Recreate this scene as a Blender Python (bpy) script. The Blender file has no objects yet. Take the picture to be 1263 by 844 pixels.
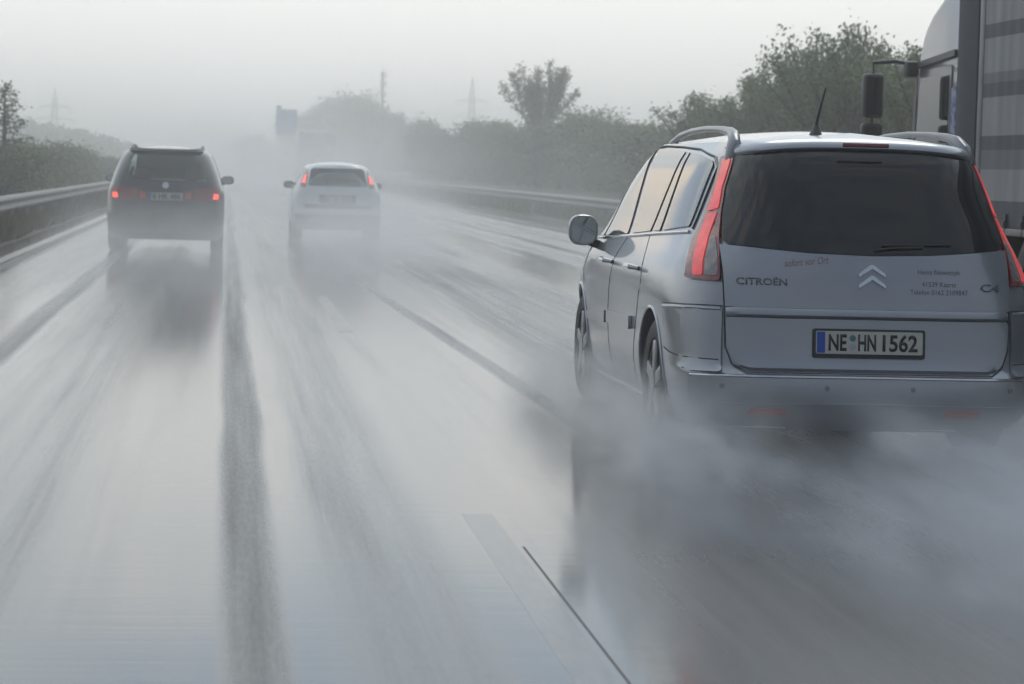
import bpy, bmesh, math, random
from mathutils import Vector, Matrix
R = math.radians
scene = bpy.context.scene
COL = scene.collection

# ------------------------------------------------------------------ camera
CH = 1.38
cam_data = bpy.data.cameras.new('camera')
cam = bpy.data.objects.new('camera', cam_data)
COL.objects.link(cam)
cam_data.sensor_width = 36.0
cam_data.lens = 3250 / 1263 * 36
cam_data.clip_start = 0.1
cam_data.clip_end = 9000
cam_data.dof.use_dof = True
cam_data.dof.focus_distance = 13.2
cam_data.dof.aperture_fstop = 6.3
cam.matrix_world = (Matrix.Translation((0, 0, CH)) @ Matrix.Rotation(R(-6.2576), 4, 'Z') @
                    Matrix.Rotation(R(90 - 3.6922), 4, 'X') @ Matrix.Rotation(R(1.5), 4, 'Z'))
scene.camera = cam

# ------------------------------------------------------------------ light
SUN_EL, SUN_AZ = 48, 15          # azimuth clockwise from +Y
scene.view_settings.view_transform = 'Standard'
scene.view_settings.look = 'None'
scene.view_settings.gamma = 1
scene.view_settings.exposure = 0.22
scene.cycles.volume_bounces = 5
scene.cycles.max_bounces = 10
scene.cycles.transparent_max_bounces = 16
scene.cycles.volume_step_rate = 1.0
scene.cycles.use_denoising = True
scene.cycles.sample_clamp_indirect = 4

world = bpy.data.worlds.new('World')
scene.world = world
world.use_nodes = True
wn, wl = world.node_tree.nodes, world.node_tree.links
wn.clear()
w_out = wn.new('ShaderNodeOutputWorld')
w_bg = wn.new('ShaderNodeBackground'); w_bg.inputs['Strength'].default_value = 0.1
w_sky = wn.new('ShaderNodeTexSky'); w_sky.sky_type = 'NISHITA'; w_sky.sun_disc = False
w_sky.sun_elevation = R(SUN_EL); w_sky.sun_rotation = R(SUN_AZ)
w_tc = wn.new('ShaderNodeTexCoord')
w_sep = wn.new('ShaderNodeSeparateXYZ')
wl.new(w_tc.outputs['Generated'], w_sep.inputs[0])
w_grad = wn.new('ShaderNodeMapRange')             # overcast: brighter overhead
w_grad.inputs['From Min'].default_value = 0.0; w_grad.inputs['From Max'].default_value = 0.8
w_grad.inputs['To Min'].default_value = 0.0; w_grad.inputs['To Max'].default_value = 1.0
wl.new(w_sep.outputs['Z'], w_grad.inputs['Value'])
w_cl = wn.new('ShaderNodeMix'); w_cl.data_type = 'RGBA'
w_cl.inputs['A'].default_value = (8.5, 8.32, 8.05, 1); w_cl.inputs['B'].default_value = (10.9, 11.05, 11.1, 1)
wl.new(w_grad.outputs[0], w_cl.inputs['Factor'])
# broken cloud higher up: warm lit banks and bluish gaps
w_map = wn.new('ShaderNodeMapping'); w_map.inputs['Scale'].default_value = (5, 5, 13)
w_map.inputs['Location'].default_value = (2.7, 6.4, 5.1)
wl.new(w_tc.outputs['Generated'], w_map.inputs['Vector'])
w_no = wn.new('ShaderNodeTexNoise'); w_no.inputs['Scale'].default_value = 1.3; w_no.inputs['Detail'].default_value = 5
wl.new(w_map.outputs[0], w_no.inputs['Vector'])
w_cr = wn.new('ShaderNodeValToRGB')
w_cr.color_ramp.elements[0].position = 0.36; w_cr.color_ramp.elements[0].color = (0.40, 0.53, 0.70, 1)
w_cr.color_ramp.elements[1].position = 0.66; w_cr.color_ramp.elements[1].color = (1.10, 1.0, 0.90, 1)
e = w_cr.color_ramp.elements.new(0.5); e.color = (0.66, 0.76, 0.84, 1)
wl.new(w_no.outputs['Fac'], w_cr.inputs[0])
w_el = wn.new('ShaderNodeMapRange')
w_el.inputs['From Min'].default_value = 0.075; w_el.inputs['From Max'].default_value = 0.15
wl.new(w_sep.outputs['Z'], w_el.inputs['Value'])
w_pat = wn.new('ShaderNodeMix'); w_pat.data_type = 'RGBA'
w_pat.inputs['A'].default_value = (1, 1, 1, 1)
wl.new(w_el.outputs[0], w_pat.inputs['Factor']); wl.new(w_cr.outputs[0], w_pat.inputs['B'])
# storm cloud behind the camera, clearer sky ahead
w_az = wn.new('ShaderNodeMapRange'); w_az.interpolation_type = 'SMOOTHSTEP'
w_az.inputs['From Min'].default_value = -0.75; w_az.inputs['From Max'].default_value = 0.8
wl.new(w_sep.outputs['Y'], w_az.inputs['Value'])
w_st = wn.new('ShaderNodeMix'); w_st.data_type = 'RGBA'
w_st.inputs['A'].default_value = (0.43, 0.455, 0.50, 1); w_st.inputs['B'].default_value = (1.25, 1.25, 1.24, 1)
wl.new(w_az.outputs[0], w_st.inputs['Factor'])
w_m2 = wn.new('ShaderNodeMix'); w_m2.data_type = 'RGBA'; w_m2.blend_type = 'MULTIPLY'; w_m2.inputs['Factor'].default_value = 1
wl.new(w_cl.outputs['Result'], w_m2.inputs['A']); wl.new(w_st.outputs['Result'], w_m2.inputs['B'])
w_mul = wn.new('ShaderNodeMix'); w_mul.data_type = 'RGBA'; w_mul.blend_type = 'MULTIPLY'
w_mul.inputs['Factor'].default_value = 1
wl.new(w_m2.outputs['Result'], w_mul.inputs['A']); wl.new(w_pat.outputs['Result'], w_mul.inputs['B'])
w_mix = wn.new('ShaderNodeMix'); w_mix.data_type = 'RGBA'
w_mix.inputs['Factor'].default_value = 0.94
wl.new(w_sky.outputs[0], w_mix.inputs['A']); wl.new(w_mul.outputs['Result'], w_mix.inputs['B'])
# one sunlit cloud bank low ahead on the left and a blue gap beside it
def sky_patch(prev, d, r0, r1, col):
    v = Vector(d).normalized()
    sb = wn.new('ShaderNodeVectorMath'); sb.operation = 'DISTANCE'; sb.inputs[1].default_value = v
    wb = wn.new('ShaderNodeVectorMath'); wb.operation = 'MULTIPLY_ADD'; wb.inputs[1].default_value = (.07, .07, .07)
    wl.new(w_no.outputs['Color'], wb.inputs[0]); wl.new(w_tc.outputs['Generated'], wb.inputs[2]); wl.new(wb.outputs[0], sb.inputs[0])
    sb.inputs[1].default_value = v + Vector((.035, .035, .035))
    mp_ = wn.new('ShaderNodeMapRange'); mp_.interpolation_type = 'SMOOTHSTEP'
    for k, x in zip(('From Min', 'From Max', 'To Min', 'To Max'), (r0, r1, 1, 0)): mp_.inputs[k].default_value = x
    wl.new(sb.outputs['Value'], mp_.inputs['Value'])
    mm = wn.new('ShaderNodeMix'); mm.data_type = 'RGBA'; mm.blend_type = 'MIX'
    wl.new(mp_.outputs[0], mm.inputs['Factor']); wl.new(prev, mm.inputs['A']); mm.inputs['B'].default_value = (*col, 1)
    return mm.outputs['Result']
_s = sky_patch(w_mix.outputs['Result'], (-.21, .97, .135), .035, .085, (4.6, 5.8, 7.6))
_s = sky_patch(_s, (-.130, .985, .118), .012, .036, (14.0, 11.9, 9.6))
wl.new(_s, w_bg.inputs['Color'])
wl.new(w_bg.outputs[0], w_out.inputs['Surface'])

sun_data = bpy.data.lights.new('sun', 'SUN')
sun_data.energy = 0.6; sun_data.angle = R(25); sun_data.color = (1.0, 0.96, 0.9)
sun = bpy.data.objects.new('sun', sun_data); COL.objects.link(sun)
_d = Vector((math.sin(R(SUN_AZ)) * math.cos(R(SUN_EL)), math.cos(R(SUN_AZ)) * math.cos(R(SUN_EL)), math.sin(R(SUN_EL))))
sun.rotation_euler = (-_d).to_track_quat('-Z', 'Y').to_euler()

# ------------------------------------------------------------------ materials
def mat(name, color, rough=0.5, metal=0.0, coat=0.0, emit=None, es=0.0, noise=0.0, nscale=8.0, bump=0.0, bscale=60.0, rnoise=0.0, spec=0.5, stretch=None, c2=None):
    m = bpy.data.materials.new(name); m.use_nodes = True
    nt = m.node_tree; b = nt.nodes['Principled BSDF']
    b.inputs['Base Color'].default_value = (*color, 1)
    b.inputs['Roughness'].default_value = rough
    b.inputs['Metallic'].default_value = metal
    b.inputs['Coat Weight'].default_value = coat
    b.inputs['Coat Roughness'].default_value = 0.04
    b.inputs['Specular IOR Level'].default_value = spec
    if emit:
        b.inputs['Emission Color'].default_value = (*emit, 1); b.inputs['Emission Strength'].default_value = es
    tc = nt.nodes.new('ShaderNodeTexCoord')
    vec = tc.outputs['Object']
    if stretch:
        mp = nt.nodes.new('ShaderNodeMapping'); mp.inputs['Scale'].default_value = stretch
        nt.links.new(vec, mp.inputs[0]); vec = mp.outputs[0]
    if noise or rnoise:
        n = nt.nodes.new('ShaderNodeTexNoise'); n.inputs['Scale'].default_value = nscale; n.inputs['Detail'].default_value = 6
        nt.links.new(vec, n.inputs['Vector'])
        if noise:
            mx = nt.nodes.new('ShaderNodeMix'); mx.data_type = 'RGBA'
            c2_ = c2 or tuple(max(0, c * (1 - noise)) for c in color)
            mx.inputs['A'].default_value = (*c2_, 1)
            mx.inputs['B'].default_value = (*(tuple(min(1, c * (1 + noise)) for c in color) if not c2 else color), 1)
            mr = nt.nodes.new('ShaderNodeMapRange'); mr.inputs['From Min'].default_value = .35; mr.inputs['From Max'].default_value = .65
            nt.links.new(n.outputs['Fac'], mr.inputs['Value'])
            nt.links.new(mr.outputs[0], mx.inputs['Factor']); nt.links.new(mx.outputs['Result'], b.inputs['Base Color'])
        if rnoise:
            mr = nt.nodes.new('ShaderNodeMapRange'); mr.inputs['From Min'].default_value = .3; mr.inputs['From Max'].default_value = .7
            mr.inputs['To Min'].default_value = max(0, rough - rnoise); mr.inputs['To Max'].default_value = min(1, rough + rnoise)
            nt.links.new(n.outputs['Fac'], mr.inputs['Value']); nt.links.new(mr.outputs[0], b.inputs['Roughness'])
    if bump:
        n2 = nt.nodes.new('ShaderNodeTexNoise'); n2.inputs['Scale'].default_value = bscale; n2.inputs['Detail'].default_value = 4
        nt.links.new(vec, n2.inputs['Vector'])
        bp = nt.nodes.new('ShaderNodeBump'); bp.inputs['Strength'].default_value = bump; bp.inputs['Distance'].default_value = 0.01
        nt.links.new(n2.outputs['Fac'], bp.inputs['Height']); nt.links.new(bp.outputs[0], b.inputs['Normal'])
    return m

def glass_mat(name, tint, clear):
    """thin tinted pane: see-through by CLEAR, mirror-like by Fresnel"""
    m = bpy.data.materials.new(name); m.use_nodes = True
    nt = m.node_tree; nt.nodes.clear()
    o = nt.nodes.new('ShaderNodeOutputMaterial')
    tr = nt.nodes.new('ShaderNodeBsdfTransparent'); tr.inputs[0].default_value = (*[clear * t for t in tint], 1)
    gl = nt.nodes.new('ShaderNodeBsdfGlossy'); gl.inputs['Roughness'].default_value = .03
    fr = nt.nodes.new('ShaderNodeFresnel'); fr.inputs[0].default_value = 1.5
    mx = nt.nodes.new('ShaderNodeMixShader')
    nt.links.new(fr.outputs[0], mx.inputs[0]); nt.links.new(tr.outputs[0], mx.inputs[1]); nt.links.new(gl.outputs[0], mx.inputs[2])
    nt.links.new(mx.outputs[0], o.inputs['Surface'])
    return m

M = {
 'silver': mat('silver_paint', (0.27, 0.285, 0.32), .30, .55, .8, noise=.06, nscale=1.2),
 'silver_panel': mat('silver_panel_paint', (0.275, 0.29, 0.325), .30, .55, .8, noise=.07, nscale=1.5),
 'darkpaint': mat('dark_paint', (0.018, 0.020, 0.024), .3, .2, .8, noise=.2, nscale=2),
 'whitepaint': mat('white_paint', (0.62, 0.63, 0.64), .3, 0, .6, noise=.1, nscale=2),
 'blackglass': mat('privacy_glass', (0.008, 0.009, 0.011), .05),
 'sideglass': mat('side_glass', (0.03, 0.033, 0.035), .035, 0.0, 0.3, spec=.9),
 'rubber': mat('rubber', (0.012, 0.012, 0.013), .55, noise=.3, nscale=30, bump=.3),
 'plastic': mat('dark_plastic', (0.02, 0.021, 0.023), .5, noise=.2, nscale=20),
 'greyplastic_shade': mat('grey_plastic_shade', (0.10, 0.105, 0.11), .4, noise=.15, nscale=10),  # plastic of the parking sensors; painted shade on the hatchback's rear
 'chrome': mat('chrome', (0.55, 0.56, 0.58), .18, 1.0, rnoise=.05, nscale=20),
 'alloy': mat('alloy', (0.35, 0.36, 0.37), .35, .9, noise=.2, nscale=15),
 'lampred': mat('lamp_red_plastic', (0.20, 0.012, 0.014), .15, 0, 1.0, noise=.2, nscale=40),
 'lampdim': mat('lamp_dim_red', (0.25, 0.03, 0.03), .2, 0, 1.0, emit=(1, .08, .06), es=.05),
 'lampglow': mat('lamp_glow', (0.35, 0.03, 0.03), .2, 0, .5, emit=(1, .07, .07), es=.55, noise=.15, nscale=30),
 'lampbright': mat('lamp_bright', (0.5, 0.05, 0.05), .2, 0, .5, emit=(1, .10, .06), es=1.3),
 'lampclear': mat('lamp_clear', (0.18, 0.15, 0.15), .15, .2, 1.0, noise=.3, nscale=30),
 'reflector': mat('reflector', (0.35, 0.03, 0.02), .2, 0, 1.0),
 'platewhite': mat('plate_white', (0.42, 0.42, 0.39), .4, noise=.06, nscale=20),
 'plateblue': mat('plate_blue', (0.01, 0.06, 0.35), .4, noise=.05),
 'seam': mat('shut_line_rubber', (0.03, 0.031, 0.034), .6, noise=.1),
 'ink': mat('ink', (0.015, 0.015, 0.016), .5, noise=.1),
 'inkgrey': mat('ink_grey', (0.105, 0.108, 0.118), .5, noise=.1),
 'inksoft': mat('ink_soft', (0.06, 0.06, 0.066), .5, noise=.1),
 'inkred': mat('ink_red', (0.20, 0.09, 0.08), .5, noise=.1),
 'seal': mat('seal_grey', (0.28, 0.32, 0.33), .5, noise=.2),
 'sealgreen': mat('seal_green', (0.05, 0.14, 0.15), .5, noise=.2),
 'seat': mat('seat_fabric', (0.03, 0.03, 0.035), .9, noise=.2, nscale=30),
 'galv': mat('galvanised_steel', (0.20, 0.195, 0.18), .6, .2, noise=.25, nscale=3, rnoise=.1),
 'steel': mat('painted_steel', (0.22, 0.23, 0.24), .5, .4, noise=.2, nscale=2),
 'bark': mat('bark', (0.07, 0.055, 0.04), .9, noise=.4, nscale=6, bump=.6, bscale=20),
 'signblue': mat('sign_blue', (0.02, 0.08, 0.42), .5, noise=.08, nscale=1),
 'signwhite': mat('sign_white', (0.75, 0.75, 0.75), .5, noise=.05),
 'cabpaint': mat('cab_paint', (0.12, 0.125, 0.15), .3, .2, .5, noise=.1, nscale=1.5),
 'cabtrim': mat('cab_trim', (0.05, 0.052, 0.06), .45, noise=.15, nscale=5),
 'deflector': mat('deflector_paint', (0.035, 0.037, 0.046), .75, 0, 0, noise=.2, nscale=1.2, stretch=(1, 1, .3)),
 'glass_far': glass_mat('tinted_glass', (.9, .97, .95), .85),
 'curtainblue': mat('cab_curtain', (0.10, 0.12, 0.28), .8, noise=.8, nscale=14, c2=(.4, .42, .5)),
}

def lens_ribs(m):
    """moulded lens: the lamp's light comes through in soft ribs"""
    nt = m.node_tree; b = nt.nodes['Principled BSDF']
    tc = nt.nodes.new('ShaderNodeTexCoord'); w = nt.nodes.new('ShaderNodeTexWave'); w.bands_direction = 'Z'
    w.inputs['Scale'].default_value = 14; w.inputs['Distortion'].default_value = 1.5; w.inputs['Detail'].default_value = 2
    n = nt.nodes.new('ShaderNodeTexNoise'); n.inputs['Scale'].default_value = 9
    nt.links.new(tc.outputs['Object'], w.inputs[0]); nt.links.new(tc.outputs['Object'], n.inputs[0])
    a = nt.nodes.new('ShaderNodeMath'); a.operation = 'MULTIPLY_ADD'; a.inputs[1].default_value = .0; a.inputs[2].default_value = .10
    nt.links.new(w.outputs['Fac'], a.inputs[0])
    c = nt.nodes.new('ShaderNodeMath'); c.operation = 'MULTIPLY_ADD'; c.inputs[1].default_value = .55
    nt.links.new(n.outputs['Fac'], c.inputs[0]); nt.links.new(a.outputs[0], c.inputs[2])
    nt.links.new(c.outputs[0], b.inputs['Emission Strength'])
lens_ribs(M['lampglow'])

def leaf_mat(name, c, c2):
    m = bpy.data.materials.new(name); m.use_nodes = True
    nt = m.node_tree; nt.nodes.clear()
    o = nt.nodes.new('ShaderNodeOutputMaterial')
    tc = nt.nodes.new('ShaderNodeTexCoord')
    n = nt.nodes.new('ShaderNodeTexNoise'); n.inputs['Scale'].default_value = 1.7; n.inputs['Detail'].default_value = 5
    nt.links.new(tc.outputs['Object'], n.inputs['Vector'])
    mr = nt.nodes.new('ShaderNodeMapRange'); mr.inputs['From Min'].default_value = .35; mr.inputs['From Max'].default_value = .65
    nt.links.new(n.outputs['Fac'], mr.inputs['Value'])
    mx = nt.nodes.new('ShaderNodeMix'); mx.data_type = 'RGBA'; mx.inputs['A'].default_value = (*c, 1); mx.inputs['B'].default_value = (*c2, 1)
    nt.links.new(mr.outputs[0], mx.inputs['Factor'])
    d = nt.nodes.new('ShaderNodeBsdfPrincipled'); d.inputs['Roughness'].default_value = .55
    t = nt.nodes.new('ShaderNodeBsdfTranslucent')
    nt.links.new(mx.outputs['Result'], d.inputs['Base Color']); nt.links.new(mx.outputs['Result'], t.inputs[0])
    ms = nt.nodes.new('ShaderNodeMixShader'); ms.inputs[0].default_value = .25
    nt.links.new(d.outputs[0], ms.inputs[1]); nt.links.new(t.outputs[0], ms.inputs[2])
    nt.links.new(ms.outputs[0], o.inputs['Surface'])
    return m
M['leaf'] = leaf_mat('leaves', (0.055, 0.095, 0.028), (0.11, 0.17, 0.055))
M['leaf_dark'] = leaf_mat('leaves_dark', (0.03, 0.055, 0.016), (0.06, 0.095, 0.028))
M['leaf_pale'] = leaf_mat('leaves_pale', (0.08, 0.115, 0.04), (0.14, 0.18, 0.07))

# ------------------------------------------------------------------ object helpers
def link(name, mesh, parent=None, loc=(0, 0, 0), rot=(0, 0, 0)):
    o = bpy.data.objects.new(name, mesh); COL.objects.link(o)
    o.location = loc; o.rotation_euler = rot
    if parent: o.parent = parent
    return o

def tag(o, label, cat, group=None, kind=None):
    if label: o['label'] = label
    if cat: o['category'] = cat
    if group: o['group'] = group
    if kind: o['kind'] = kind
    return o

def thing(name, label, cat, loc=(0, 0, 0), rot=(0, 0, 0), group=None):
    return tag(link(name, None, None, loc, rot), label, cat, group)

def finish(name, bm, m, parent=None, smooth=True, angle=38, merge=1e-5):
    if merge: bmesh.ops.remove_doubles(bm, verts=bm.verts, dist=merge)
    bmesh.ops.recalc_face_normals(bm, faces=bm.faces)
    me = bpy.data.meshes.new(name); bm.to_mesh(me); bm.free()
    for mm in (m if isinstance(m, (list, tuple)) else [m]): me.materials.append(mm)
    if smooth:
        me.polygons.foreach_set('use_smooth', [True] * len(me.polygons))
        me.set_sharp_from_angle(angle=R(angle))
    return link(name, me, parent)

def copy_tree(o, parent=None):
    c = o.copy(); COL.objects.link(c); c.parent = parent
    for ch in list(o.children): copy_tree(ch, c)
    return c

def bm_box(bm, x0, x1, y0, y1, z0, z1, bevel=0.0, seg=2, rot=None, mi=0):
    r = bmesh.ops.create_cube(bm, size=1)
    vs = r['verts']
    for v in vs:
        v.co = Vector(((x0 + x1) / 2 + v.co.x * (x1 - x0), (y0 + y1) / 2 + v.co.y * (y1 - y0), (z0 + z1) / 2 + v.co.z * (z1 - z0)))
    if bevel:
        es = list({e for v in vs for e in v.link_edges})
        rr = bmesh.ops.bevel(bm, geom=es, offset=bevel, segments=seg, profile=.5, affect='EDGES')
        vs = list({v for f in rr['faces'] for v in f.verts} | {v for v in vs if v.is_valid})
    fs = {f for v in vs if v.is_valid for f in v.link_faces}
    for f in fs: f.material_index = mi
    if rot is not None:
        c = Vector(((x0 + x1) / 2, (y0 + y1) / 2, (z0 + z1) / 2))
        for v in vs:
            if v.is_valid: v.co = rot @ (v.co - c) + c
    return vs

def bm_tube(bm, pts, r, n=8, flat=1.0, up=Vector((0, 0, 1)), cap=True):
    """swept tube; r number or list; flat scales the section along UP"""
    pts = [Vector(p) for p in pts]
    rs = r if isinstance(r, (list, tuple)) else [r] * len(pts)
    rings = []
    for i, p in enumerate(pts):
        t = (pts[min(i + 1, len(pts) - 1)] - pts[max(i - 1, 0)]).normalized()
        a = t.cross(up)
        if a.length < 1e-4: a = t.cross(Vector((1, 0, 0)))
        a.normalize(); b = a.cross(t).normalized()
        rings.append([bm.verts.new(p + a * math.cos(2 * math.pi * k / n) * rs[i] + b * math.sin(2 * math.pi * k / n) * rs[i] * flat) for k in range(n)])
    for q, s in zip(rings, rings[1:]):
        for k in range(n):
            bm.faces.new((q[k], q[(k + 1) % n], s[(k + 1) % n], s[k]))
    if cap:
        bm.faces.new(rings[0][::-1]); bm.faces.new(rings[-1])

def tube(name, pts, r, m, parent, n=8, flat=1.0, up=Vector((0, 0, 1))):
    bm = bmesh.new(); bm_tube(bm, pts, r, n, flat, up)
    return finish(name, bm, m, parent, merge=0)

def bm_lathe(bm, prof, n=40, axis='X', c=(0, 0, 0)):
    """profile of (radius, axial) revolved round the axis, closed loop"""
    rings = []
    for k in range(n):
        a = 2 * math.pi * k / n
        ring = []
        for (r, ax) in prof:
            p = {'X': (ax, r * math.cos(a), r * math.sin(a)), 'Z': (r * math.cos(a), r * math.sin(a), ax), 'Y': (r * math.cos(a), ax, r * math.sin(a))}[axis]
            ring.append(bm.verts.new(Vector(c) + Vector(p)))
        rings.append(ring)
    m = len(prof)
    for k in range(n):
        q, s = rings[k], rings[(k + 1) % n]
        for i in range(m):
            j = (i + 1) % m
            bm.faces.new((q[i], q[j], s[j], s[i]))

def lerp(tab, z):
    if z <= tab[0][0]: return tab[0][1]
    for (a, b), (c, d) in zip(tab, tab[1:]):
        if z <= c: return b + (d - b) * (z - a) / (c - a)
    return tab[-1][1]

def hermite(tab, z):
    """smooth interpolation of a table"""
    if z <= tab[0][0]: return tab[0][1]
    if z >= tab[-1][0]: return tab[-1][1]
    n = len(tab)
    for i in range(n - 1):
        x0, y0 = tab[i]; x1, y1 = tab[i + 1]
        if z <= x1:
            h = x1 - x0; d = (y1 - y0) / h
            dl = (y0 - tab[i - 1][1]) / (x0 - tab[i - 1][0]) if i > 0 else d
            dr = (tab[i + 2][1] - y1) / (tab[i + 2][0] - x1) if i < n - 2 else d
            m0 = 0 if dl * d <= 0 else 2 * dl * d / (dl + d)
            m1 = 0 if dr * d <= 0 else 2 * dr * d / (dr + d)
            if i == 0: m0 = d
            if i == n - 2: m1 = d
            t = (z - x0) / h
            return (2*t**3-3*t*t+1)*y0 + (t**3-2*t*t+t)*h*m0 + (-2*t**3+3*t*t)*y1 + (t**3-t*t)*h*m1

def chaikin(poly, it=2, keep=()):
    for _ in range(it):
        out = []
        for i in range(len(poly)):
            a, b = poly[i], poly[(i + 1) % len(poly)]
            out.append((a[0] * .75 + b[0] * .25, a[1] * .75 + b[1] * .25))
            out.append((a[0] * .25 + b[0] * .75, a[1] * .25 + b[1] * .75))
        poly = out
    return poly

def roundc(poly, r=.03, k=4):
    """round the corners of a polygon by radius about r"""
    out = []; n = len(poly)
    for i in range(n):
        p = Vector(poly[i]); a = Vector(poly[i - 1]) - p; b = Vector(poly[(i + 1) % n]) - p
        ra = min(r, a.length * .45); rb = min(r, b.length * .45)
        s = p + a.normalized() * ra; e_ = p + b.normalized() * rb
        for j in range(k + 1):
            t = j / k
            q = s * (1 - t) ** 2 + p * 2 * t * (1 - t) + e_ * t * t
            out.append((q.x, q.y))
    return out

def panel(name, poly, fmap, m, parent, off=.002, th=.006, step=.07):
    """a sheet of outline POLY (u,v) laid on surface FMAP, TH thick, OFF proud of it"""
    bm = bmesh.new()
    vs = [bm.verts.new((u, v, 0)) for u, v in poly]
    f = bm.faces.new(vs)
    us = [p[0] for p in poly]; vv = [p[1] for p in poly]
    for lo, hi, nrm in ((min(us), max(us), (1, 0, 0)), (min(vv), max(vv), (0, 1, 0))):
        n = int((hi - lo) / step) + 1
        for i in range(1, n):
            c = lo + (hi - lo) * i / n
            bmesh.ops.bisect_plane(bm, geom=bm.verts[:] + bm.edges[:] + bm.faces[:], plane_co=(c if nrm[0] else 0, c if nrm[1] else 0, 0), plane_no=nrm, dist=1e-6)
    bmesh.ops.triangulate(bm, faces=[f for f in bm.faces if len(f.verts) > 4])
    r = bmesh.ops.extrude_face_region(bm, geom=bm.faces[:])
    for g in r['geom']:
        if isinstance(g, bmesh.types.BMVert): g.co.z = 1
    for v in bm.verts:
        p, nn = fmap(v.co.x, v.co.y)
        v.co = p + nn * (off + (th if v.co.z > .5 else 0))
    return finish(name, bm, m, parent, merge=0)

def surf_line(fmap, pts, off=.0, sub=.05):
    out = []
    for a, b in zip(pts, pts[1:]):
        n = max(1, int(math.hypot(b[0] - a[0], b[1] - a[1]) / sub))
        for i in range(n):
            t = i / n; p, nn = fmap(a[0] + (b[0] - a[0]) * t, a[1] + (b[1] - a[1]) * t); out.append(p + nn * off)
    p, nn = fmap(*pts[-1]); out.append(p + nn * off)
    return out

def text_mesh(txt, size, shear=0, bold=0, sx=1.0, align='CENTER'):
    cu = bpy.data.curves.new('t', 'FONT'); cu.body = txt; cu.size = size; cu.shear = shear; cu.offset = bold
    cu.align_x = align; cu.resolution_u = 3
    o = bpy.data.objects.new('t', cu); COL.objects.link(o)
    dg = bpy.context.evaluated_depsgraph_get()
    me = bpy.data.meshes.new_from_object(o.evaluated_get(dg))
    bpy.data.objects.remove(o); bpy.data.curves.remove(cu)
    for v in me.vertices: v.co.x *= sx
    return me

def lettering(name, txt, size, u, v, fmap, m, parent, off=.010, th=.002, rot=0.0, fit=None, **kw):
    me = text_mesh(txt, size, **kw)
    if fit:
        xs = [q.co.x for q in me.vertices]; c_ = (min(xs) + max(xs)) / 2; k_ = fit / (max(xs) - min(xs))
        for q in me.vertices: q.co.x = (q.co.x - c_) * k_
    c, s = math.cos(rot), math.sin(rot)
    bm = bmesh.new(); bm.from_mesh(me)
    bmesh.ops.remove_doubles(bm, verts=bm.verts, dist=1e-5)
    if th:
        r = bmesh.ops.extrude_face_region(bm, geom=bm.faces[:])
        for g in r['geom']:
            if isinstance(g, bmesh.types.BMVert): g.co.z = 1
    for w in bm.verts:
        p, nn = fmap(u + w.co.x * c - w.co.y * s, v + w.co.x * s + w.co.y * c)
        w.co = p + nn * (off + (th if w.co.z > .5 else 0))
    return finish(name, bm, m, parent, smooth=False, merge=0)

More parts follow.
